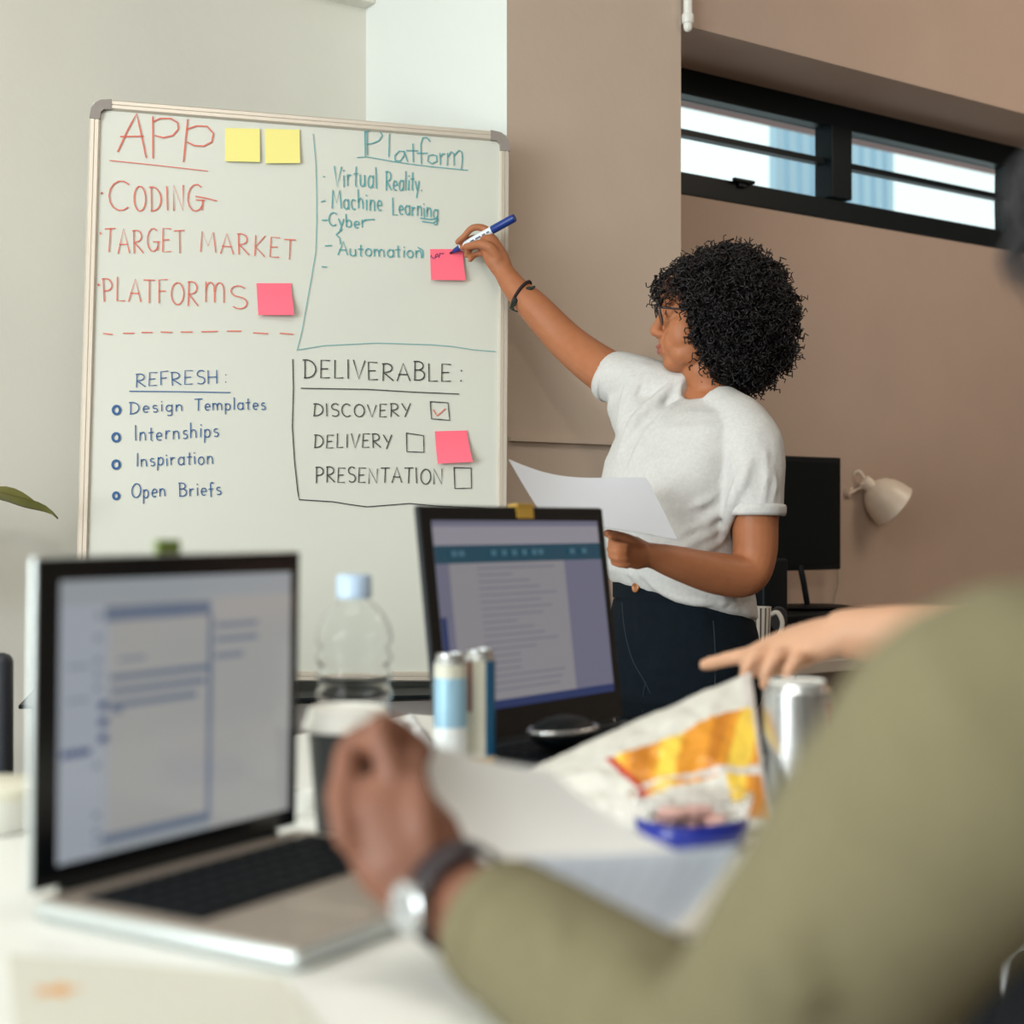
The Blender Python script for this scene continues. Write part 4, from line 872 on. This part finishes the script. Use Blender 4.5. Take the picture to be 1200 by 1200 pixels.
# marker pen
mk0, mk1 = on_plane(527, 297, bo+en*.0035, en), P(603, 255, TD-.072)
md = (mk1-mk0).normalized(); ma = md.orthogonal().normalized(); mbb = md.cross(ma); ML = (mk1-mk0).length; kk = ML/100
mkt = thing('marker_pen', 'white whiteboard marker with blue cap and blue nib held against the pink note', 'marker', mk0)
mlat = lambda prof: MB().lathe(mk0, [(r, z*kk) for r, z in prof], 24, ma, mbb, md)
build(mlat([(.0075, 17), (.0083, 18), (.0083, 68), (.0075, 69)]), 'barrel', mat('white marker barrel', (220, 228, 236), .35), mkt, True, angle=40)
build(mlat([(.0086, 66), (.009, 67), (.009, 97), (.008, 100)]), 'cap', mat('royal blue plastic', (22, 52, 128), .35), mkt, True, angle=40)
build(mlat([(.0028, 5), (.0048, 7), (.0068, 15), (.0078, 18), (.0078, 20)]), 'grip_cone', mat('royal blue plastic', (22, 52, 128)), mkt, True, angle=40)
build(mlat([(.0015, 0), (.0025, 1), (.0025, 6)]), 'nib', mat('dark nib', (60, 20, 40), .6), mkt, True)
mb = MB(); 
for z0, w_ in ((34, 6), (42, 8), (52, 5), (59, 4)):
    cdir = (EYE-mk0).normalized(); cdir = (cdir-md*cdir.dot(md)).normalized(); sd = md.cross(cdir)
    mb.quad(*[mk0+md*(z*kk)+cdir*.0084+sd*y for z, y in ((z0, -.0022), (z0+w_, -.0022), (z0+w_, .0018), (z0, .0018))])
build(mb, 'print', mat('slate barrel print', (96, 106, 124), .5), mkt)
# cord bracelet on the raised wrist
bc0 = P(611, 345, 3.18); bd = (arm_r[3]-arm_r[4]).normalized(); ba = bd.orthogonal().normalized(); bb = bd.cross(ba)
br = thing('bracelet', 'dark knotted cord bracelet on the raised forearm', 'bracelet', bc0)
mb = MB(); mb.tube([bc0+ba*(.0315*math.cos(t))+bb*(.0315*math.sin(t))+bd*(.006*math.sin(t+1)) for t in np.linspace(0, 2*math.pi, 30)], .0034, 8, 1); build(mb, 'cord', mat('dark braided cord', (36, 26, 30), .8), br, True)
mb = MB(); mb.ell(P(620, 339, 3.155), .009, .006, .006); mb.tube([P(620, 339, 3.155), P(626, 336, 3.15)], [.004, .0025], 8); mb.ell(P(604, 352, 3.155), .006, .006, .006)
for k in range(3): mb.tube([P(604, 352, 3.155), P(600-k*3+4, 357+k*2, 3.15), P(598+k*4, 361+k*2, 3.15)], .0017, 6, 3)
build(mb, 'knot', mat('dark green cord', (30, 40, 34), .8), br, True)
# the sheet she holds
def sheet(corners, D, name, label, bend, m, n=18, th=.0008, cat='paper'):
    c = [P(x, y, d) for (x, y), d in zip(corners, D)]; nn = (c[1]-c[0]).cross(c[3]-c[0]).normalized(); rows = []
    for i in range(n+1):
        t = i/n; row = []
        for j in range(n+1):
            u = j/n; row.append((c[0]*(1-u)+c[1]*u)*(1-t)+(c[3]*(1-u)+c[2]*u)*t+nn*bend(u, t))
        rows.append(row)
    mb = MB()
    for d in (0, th): mb.loft([[p+nn*d for p in r] for r in rows], close=False)
    o = build(mb, name, m, None, True); tag(o, label, cat); return c, nn, o
m_pp = mat('backlit white paper', (212, 216, 224), .7)  # white paper greyed in its colour for the shade of a backlit sheet
cS, nS, oS = sheet([(596, 538), (756, 563), (790, 641), (642, 607)], [2.60, 2.70, 2.585, 2.47], 'paper_sheet', 'white sheet of paper held up by the person at the whiteboard', lambda u, t: .012*math.sin(math.pi*u)*(1-.4*t)-.02*u*t+.006*math.sin(5*u+2*t), m_pp)

# ---- the near person on the right, sweater arm over the table
m_swe = mat('olive green knit', (110, 103, 77), .9, noise_amt=.06, noise_scale=140, bump=.25, bump_scale=420)
pg = V(.42, .80, 0); per2 = thing('person', 'person in olive green sweater in the right foreground holding white papers', 'person', pg)
fg = V(-.88, .47, 0).normalized(); lg_ = V(-fg.y, fg.x, 0)            # facing, left side
sh_c = V(.40, .74, .93)
bm = MB(); hc2 = V(.416, .80, 1.175); H2, f2, l2, u2 = head_mb(bm, hc2, fg+Z*-.12, Z)
bm.tube([hc2+V(.0, -.0, -.09), V(.42, .77, .98)], [.055, .06], 18, 1)
def t2s(mb, secs, dd=0.): mb.sections([(c, lg_, a+dd, fg, b+dd) for c, a, b in secs], 32, p=2.4)
t2s(bm, [(V(.41, .765, 1.0), .07, .06), (V(.42, .76, .94), .14, .08), (V(.43, .76, .80), .15, .10), (V(.44, .76, .60), .14, .11), (V(.44, .76, .47), .16, .13)])
Ls, Le, Lw = P(1240, 900, .60), P(850, 1275, .745), P(548, 1062, .93)
bm.tube([V(.36, .69, .925), P(1215, 880, .61), P(1100, 965, .63), P(985, 1112, .68), Le, P(742, 1195, .80), P(640, 1120, .872), Lw], [.055, .052, .05, .046, .043, .040, .036, .029], 20, 5)
# hand: wrist, palm, four curled fingers, thumb pinching the sheet
PX = lambda x, y, D: P(x, y, D)
bm.tube([PX(552, 1066, .93), PX(515, 1040, .945), PX(480, 1000, .955), PX(458, 965, .96)], [.029, .031, .038, .034], 18, 4, flat=.62, ref=V(.3, -.9, .2))
fgs = [
 [PX(474, 965, .962), PX(462, 910, .962), PX(441, 852, .972), PX(466, 856, .985), PX(496, 880, .995)],      # index, tip on the sheet's upper edge
 [PX(446, 970, .962), PX(408, 930, .962), PX(406, 888, .972), PX(424, 862, .99), PX(455, 866, 1.005)],
 [PX(440, 985, .958), PX(402, 955, .952), PX(400, 918, .965), PX(420, 892, .99), PX(450, 890, 1.005)],
 [PX(446, 1005, .955), PX(408, 985, .945), PX(400, 955, .95), PX(415, 925, .98), PX(440, 915, 1.0)]]
for i, q_ in enumerate(fgs): finger(bm, q_, (.0108, .0106, .0102, .0094)[i], (.0082, .0082, .0078, .0072)[i])
finger(bm, [PX(498, 1005, .945), PX(494, 955, .95), PX(484, 918, .965), PX(486, 890, .985)], .0145, .0095)
bm.tube([PX(452, 885, .98), PX(470, 885, .985), PX(484, 892, .985)], .0105, 10, 3)
rS, rE, rH = V(.48, .95, .93), V(.54, .97, .72), V(.41, .92, .66)
bm.tube([V(.44, .86, .93), rS, rE, rE*.4+rH*.6, rH], [.05, .05, .042, .034, .026], 16, 4)
bm.tube([rH, rH+fg*.05-Z*.01, rH+fg*.09-Z*.015], [.026, .036, .03], 14, 3, flat=.6, ref=Z)
for k in range(4): o = rH+fg*.085+lg_*(.021*(k-1.5))-Z*.015; finger(bm, [o, o+fg*.04-Z*.008, o+fg*.065-Z*.022])
o = rH+fg*.03-lg_*.03; finger(bm, [o, o+fg*.035-lg_*.012, o+fg*.06-lg_*.006-Z*.01], .011, .008)
build(fuse(bm, .0036, 4), 'body', m_skin2, per2, True)
sw = MB()
t2s(sw, [(V(.41, .765, .985), .075, .065), (V(.415, .76, .955), .15, .095), (V(.43, .76, .90), .185, .115), (V(.43, .76, .80), .18, .125), (V(.44, .76, .60), .165, .13), (V(.44, .76, .45), .18, .145)])
sw.tube([V(.365, .69, .925), P(1232, 872, .61), P(1102, 962, .63), P(985, 1112, .68), Le, P(742, 1195, .80), P(655, 1132, .865), P(598, 1094, .90)], [.077, .069, .064, .060, .056, .051, .046, .0415], 26, 6, round_=False, ref=Z)
sw.tube([V(.42, .82, .92), rS, rE, rE*.4+rH*.6, rE*.15+rH*.85], [.075, .064, .055, .046, .04], 20, 4, round_=False)
cast_folds(sw, [([(905, 1030), (930, 1090), (945, 1150), (930, 1196)], .012), ([(880, 1060), (895, 1120), (890, 1190)], .010), ([(738, 1118), (722, 1150), (716, 1195)], .010), ([(755, 1125), (750, 1160), (748, 1196)], .008), ([(640, 1060), (655, 1100), (640, 1150)], .006)], .006)
swo = build(fuse(sw, .0055, 5, disp=cloth(.0035, 11)), 'sweater', m_swe, per2, True)
cd = (Lw-Le).normalized(); ca_ = cd.orthogonal().normalized(); cb_ = cd.cross(ca_)
mb = MB(); mb.lathe(P(598, 1094, .90)-cd*.012, [(.036, 0), (.043, .001), (.044, .012), (.042, .026), (.034, .027)], 32, ca_, cb_, cd, cap=False); build(mb, 'cuff', m_swe, swo, True)
m_hair2 = mat('dark brown hair', (16, 13, 16), .5)
hair_curls(hc2, f2, l2, u2, .118, .098, .118, 900, lambda p: p.z > .03 or p.x < .01, per2, m_hair2, clen=(.03, .06), core_in=.6, shift=u2*.03-f2*.012)
mb = MB()                                          # long fringe hanging forward beside the face
for k in range(90):
    o = H2(random.uniform(.05, .1), random.uniform(-.04, .07), random.uniform(.06, .11)); e = o+f2*random.uniform(.01, .03)-Z*random.uniform(.01, .07)
    mb.tube([o, (o+e)/2+f2*.018, e], [.004, .0035, .001], 5, 4, round_=False)
build(mb, 'fringe', m_hair2, per2, True)
for s_ in (1, -1):
    mb = MB(); mb.ell(H2(.076, .031*s_, .007), 0.0108, .0122, .0108, f2, l2, u2); ey_ = build(mb, 'eye', mat('eye white', (226, 220, 210)), per2, True)
    mb = MB(); mb.ell(H2(.0852, .031*s_, .006), .0028, .006, .006, f2, l2, u2); build(mb, 'iris', mat('dark iris', (30, 20, 16)), ey_, True)
mb = MB(); mb.ell(H2(.0975, 0, -.0570), .0082, .019, .0050, f2, l2, u2).ell(H2(.0955, 0, -.0668), .0082, .017, .0058, f2, l2, u2); build(mb, 'lips', m_lip, per2, True)
def seated_legs(par, hip, f, l, m, shoe):
    jm_ = MB()
    jm_.sections([(hip+Z*z, l, a, f, b) for z, a, b in ((.06, .15, .12), (0, .175, .15), (-.05, .15, .13))], 28)
    for s_ in (1, -1):
        k = hip+l*(.09*s_)+f*.42-Z*.0; a = k-f*.03; a = V(a.x, a.y, .09)
        jm_.tube([hip+l*(.085*s_), hip+l*(.09*s_)+f*.22, k, k*.5+a*.5, a], [.085, .078, .062, .052, .042], 18, 4, round_=True)
    build(fuse(jm_, .009, 3), 'trousers', m, par, True)
    for s_ in (1, -1):
        o = hip+l*(.09*s_)+f*.39; o = V(o.x, o.y, 0)
        mb = MB(); mb.ell(o+f*.06+Z*.035, .12, .045, .035, f, l, Z).ell(o+Z*.055, .05, .043, .055, f, l, Z); mb.box(o+f*.05+Z*.0105, .25, .088, .02, f, l, Z, .006); build(fuse(mb, .006, 3), 'shoe', shoe, par, True)
m_trs = mat('charcoal trousers', (44, 46, 52), .85); m_sho = mat('black shoe', (26, 26, 28), .5)
seated_legs(per2, V(.44, .76, .545), fg, lg_, m_trs, m_sho)
def chair(o, f, l, label):
    t = thing('side_chair', label, 'chair', o, None); m = mat('beige chair shell', (196, 180, 160), .5)
    mb = MB(); mb.box(o+Z*.435, .44, .42, .03, l, f, Z, .012); build(mb, 'seat', m, t, True, angle=40)
    mb = MB(); mb.box(o-f*.24+Z*.64, .42, .025, .34, l, f, Z, .011); build(mb, 'backrest', m, t, True, angle=40)
    for a in (-.18, .18):
        for b in (-.18, .18):
            mb = MB(); mb.tube([o+l*a+f*b+Z*.425, o+l*a*1.15+f*b*1.15+Z*.011], .011, 10, 1); build(mb, 'leg', m_steel, t, True)
    mb = MB()
    for a in (-.16, .16): mb.tube([o+l*a-f*.18+Z*.43, o+l*a-f*.235+Z*.5, o+l*a-f*.24+Z*.6], .01, 8, 3)
    build(mb, 'back_bracket', m_blackp, t, True)
chair(V(.44, .76, 0), fg, lg_, 'beige shell chair under the person in the olive sweater')
# wristwatch
wcn = P(538, 1052, .935); wd = cd; wa_ = wd.orthogonal().normalized(); wv = (P(490, 1068, .91)-wcn); wv = (wv-wd*wv.dot(wd)).normalized(); ws = wd.cross(wv)
wt_ = thing('wristwatch', 'wristwatch with silver face and dark strap on the foreground wrist', 'watch', wcn)
mb = MB(); rng = np.linspace(0, 2*math.pi, 41)
mb.loft([[wcn+wv*(.0335*math.cos(t))+ws*(.0325*math.sin(t))*1.0+wd*k+(wv*(.0335*math.cos(t))+ws*(.0325*math.sin(t)))*e for t in rng] for k, e in ((-.010, 0), (-.010, .07), (.010, .07), (.010, 0))], close=False); build(mb, 'strap', mat('dark watch strap', (44, 36, 40), .5), wt_, True)
mb = MB(); mb.lathe(wcn+wv*.0325, [(.0150, 0), (.0168, .002), (.0168, .007), (.0148, .0085)], 36, wd, ws, wv); cs = build(mb, 'case', m_steel, wt_, True, angle=40)
mb = MB(); mb.lathe(wcn+wv*.0325, [(.0140, .0085), (.0140, .0092)], 36, wd, ws, wv); dl = build(mb, 'dial', mat('pale dial', (160, 162, 162), .25, coat=.5), cs)
mb = MB(); mb.box(wcn+wv*.0420+ws*.005, .0012, .011, .0005, wd, ws, wv).box(wcn+wv*.0420+wd*.0035, .008, .0012, .0005, wd, ws, wv); build(mb, 'hands', m_blackp, dl)
# papers in that hand: one upright sheet and one curling below it
m_sh2 = mat('pale blue ruled paper', (206, 214, 226), .7)
sheet([(488, 864), (640, 902), (866, 1026), (522, 1024)], [1.00, 1.06, 1.06, .955], 'paper_sheet', 'white sheet of paper pinched in the foreground hand', lambda u, t: .006*math.sin(math.pi*u)*(1-t)+.012*math.sin(math.pi*t), mat('white paper', (232, 233, 232)))
c3, n3_, o3 = sheet([(610, 1004), (862, 1004), (766, 1110), (628, 1048)], [.962, 1.04, .955, .92], 'paper_sheet', 'pale blue gridded sheet curling below the white sheet in the foreground', lambda u, t: .016*math.sin(math.pi*t)-.01*u*u, m_sh2)
mb = MB(); g_ = [0]
def on3(u, t): return (c3[0]*(1-u)+c3[1]*u)*(1-t)+(c3[3]*(1-u)+c3[2]*u)*t+n3_*(.016*math.sin(math.pi*t)-.01*u*u)
for k in range(1, 9):
    for s_ in (-1, 1):
        mb.ribbon([on3(k/9, .08+.84*i/12)+n3_*(.0011*s_+.0004) for i in range(13)], .0008, n3_); mb.ribbon([on3(.08+.84*i/12, k/9)+n3_*(.0011*s_+.0004) for i in range(13)], .0008, n3_)
build(mb, 'grid_lines', mat('grey blue grid ink', (168, 178, 198), .7), o3)

# ---- the third person, reaching in from the right
p3 = V(1.02, 1.66, 0); per3 = thing('person', 'person mostly outside the frame at right, one bare hand pointing over the snack bag', 'person', p3)
f3 = V(-.96, .05, 0).normalized(); l3 = V(-f3.y, f3.x, 0)
bm = MB(); hc3 = V(.98, 1.66, 1.25); H3, ff3, ll3, uu3 = head_mb(bm, hc3, f3, Z)
bm.tube([hc3+V(.02, 0, -.09), V(1.01, 1.66, 1.02)], [.052, .058], 18, 1)
bm.sections([(V(1.01, 1.66, z), l3, a, f3, b) for z, a, b in ((1.03, .07, .06), (.98, .14, .08), (.85, .15, .10), (.62, .13, .10), (.48, .16, .13))], 28, p=2.4)
Q = P
w3 = Q(990, 742, 1.69); el3 = Q(1275, 752, 1.60)
bm.tube([V(.99, 1.50, .96), V(.93, 1.44, .88), el3, el3*.4+w3*.6, w3], [.05, .047, .042, .037, .028], 20, 5)
bm.tube([Q(1000, 741, 1.69), Q(965, 748, 1.70), Q(925, 762, 1.715), Q(895, 772, 1.72)], [.028, .033, .036, .030], 18, 4, flat=.62, ref=V(.1, -.45, .85))
finger(bm, [Q(905, 762, 1.735), Q(868, 769, 1.74), Q(842, 775, 1.745), Q(826, 779, 1.745)], .0105, .0082)
finger(bm, [Q(912, 764, 1.715), Q(890, 766, 1.70), Q(877, 778, 1.695), Q(872, 797, 1.70)], .0100, .0075)
finger(bm, [Q(928, 768, 1.70), Q(912, 769, 1.68), Q(900, 782, 1.675), Q(896, 803, 1.68)], .0098, .0075)
finger(bm, [Q(946, 772, 1.685), Q(934, 774, 1.66), Q(924, 786, 1.655), Q(920, 806, 1.66)], .0092, .0070)
finger(bm, [Q(962, 752, 1.73), Q(930, 766, 1.77), Q(902, 778, 1.785), Q(885, 785, 1.785)], .0125, .009)
r3 = V(1.0, 1.80, .95); e3_ = V(.98, 1.86, .72); h3_ = V(.80, 1.78, .69)
bm.tube([V(1.0, 1.74, .95), r3, e3_, h3_], [.05, .047, .04, .026], 16, 4)
bm.tube([h3_, h3_+f3*.05, h3_+f3*.09], [.026, .034, .028], 14, 3, flat=.6, ref=Z)
for k in range(4): o = h3_+f3*.085+l3*(.02*(k-1.5)); finger(bm, [o, o+f3*.035-Z*.008, o+f3*.06-Z*.02])
o = h3_+f3*.03+l3*.028; finger(bm, [o, o+f3*.03+l3*.012, o+f3*.055+l3*.006-Z*.01], .011, .008)
build(fuse(bm, .0045, 4), 'body', m_skin3, per3, True)
sw = MB(); sw.sections([(V(1.01, 1.66, z), l3, a, f3, b) for z, a, b in ((1.015, .075, .065), (.99, .15, .095), (.94, .18, .11), (.85, .175, .12), (.62, .155, .12), (.46, .175, .145))], 28, p=2.4)
sw.tube([V(.99, 1.52, .955), V(.945, 1.455, .90), V(.93, 1.44, .88)*.5+el3*.5], [.066, .06, .055], 18, 4, round_=False); sw.tube([V(1.0, 1.76, .955), r3, e3_, e3_*.5+h3_*.5], [.07, .06, .052, .044], 18, 4, round_=False)
build(fuse(sw, .007, 4, disp=cloth(.003, 12)), 'shirt', mat('dark navy shirt', (38, 42, 58), .85), per3, True)
hair_curls(hc3, ff3, ll3, uu3, .112, .092, .115, 500, lambda p: p.z > .03 or p.x < .01, per3, mat('brown hair', (70, 50, 38), .5), clen=(.03, .06), core_in=.6, shift=uu3*.02-ff3*.01)
for s_ in (1, -1):
    mb = MB(); mb.ell(H3(.076, .031*s_, .007), 0.0108, .0122, .0108, ff3, ll3, uu3); ey_ = build(mb, 'eye', mat('eye white', (226, 220, 210)), per3, True)
    mb = MB(); mb.ell(H3(.0852, .031*s_, .006), .0028, .006, .006, ff3, ll3, uu3); build(mb, 'iris', mat('dark iris', (30, 20, 16)), ey_, True)
mb = MB(); mb.ell(H3(.0975, 0, -.0570), .0082, .019, .0050, ff3, ll3, uu3).ell(H3(.0955, 0, -.0668), .0082, .017, .0058, ff3, ll3, uu3); build(mb, 'lips', m_lip, per3, True)
seated_legs(per3, V(1.01, 1.66, .545), f3, l3, m_trs, m_sho)
chair(V(1.01, 1.66, 0), f3, l3, 'beige shell chair under the person reaching in from the right')
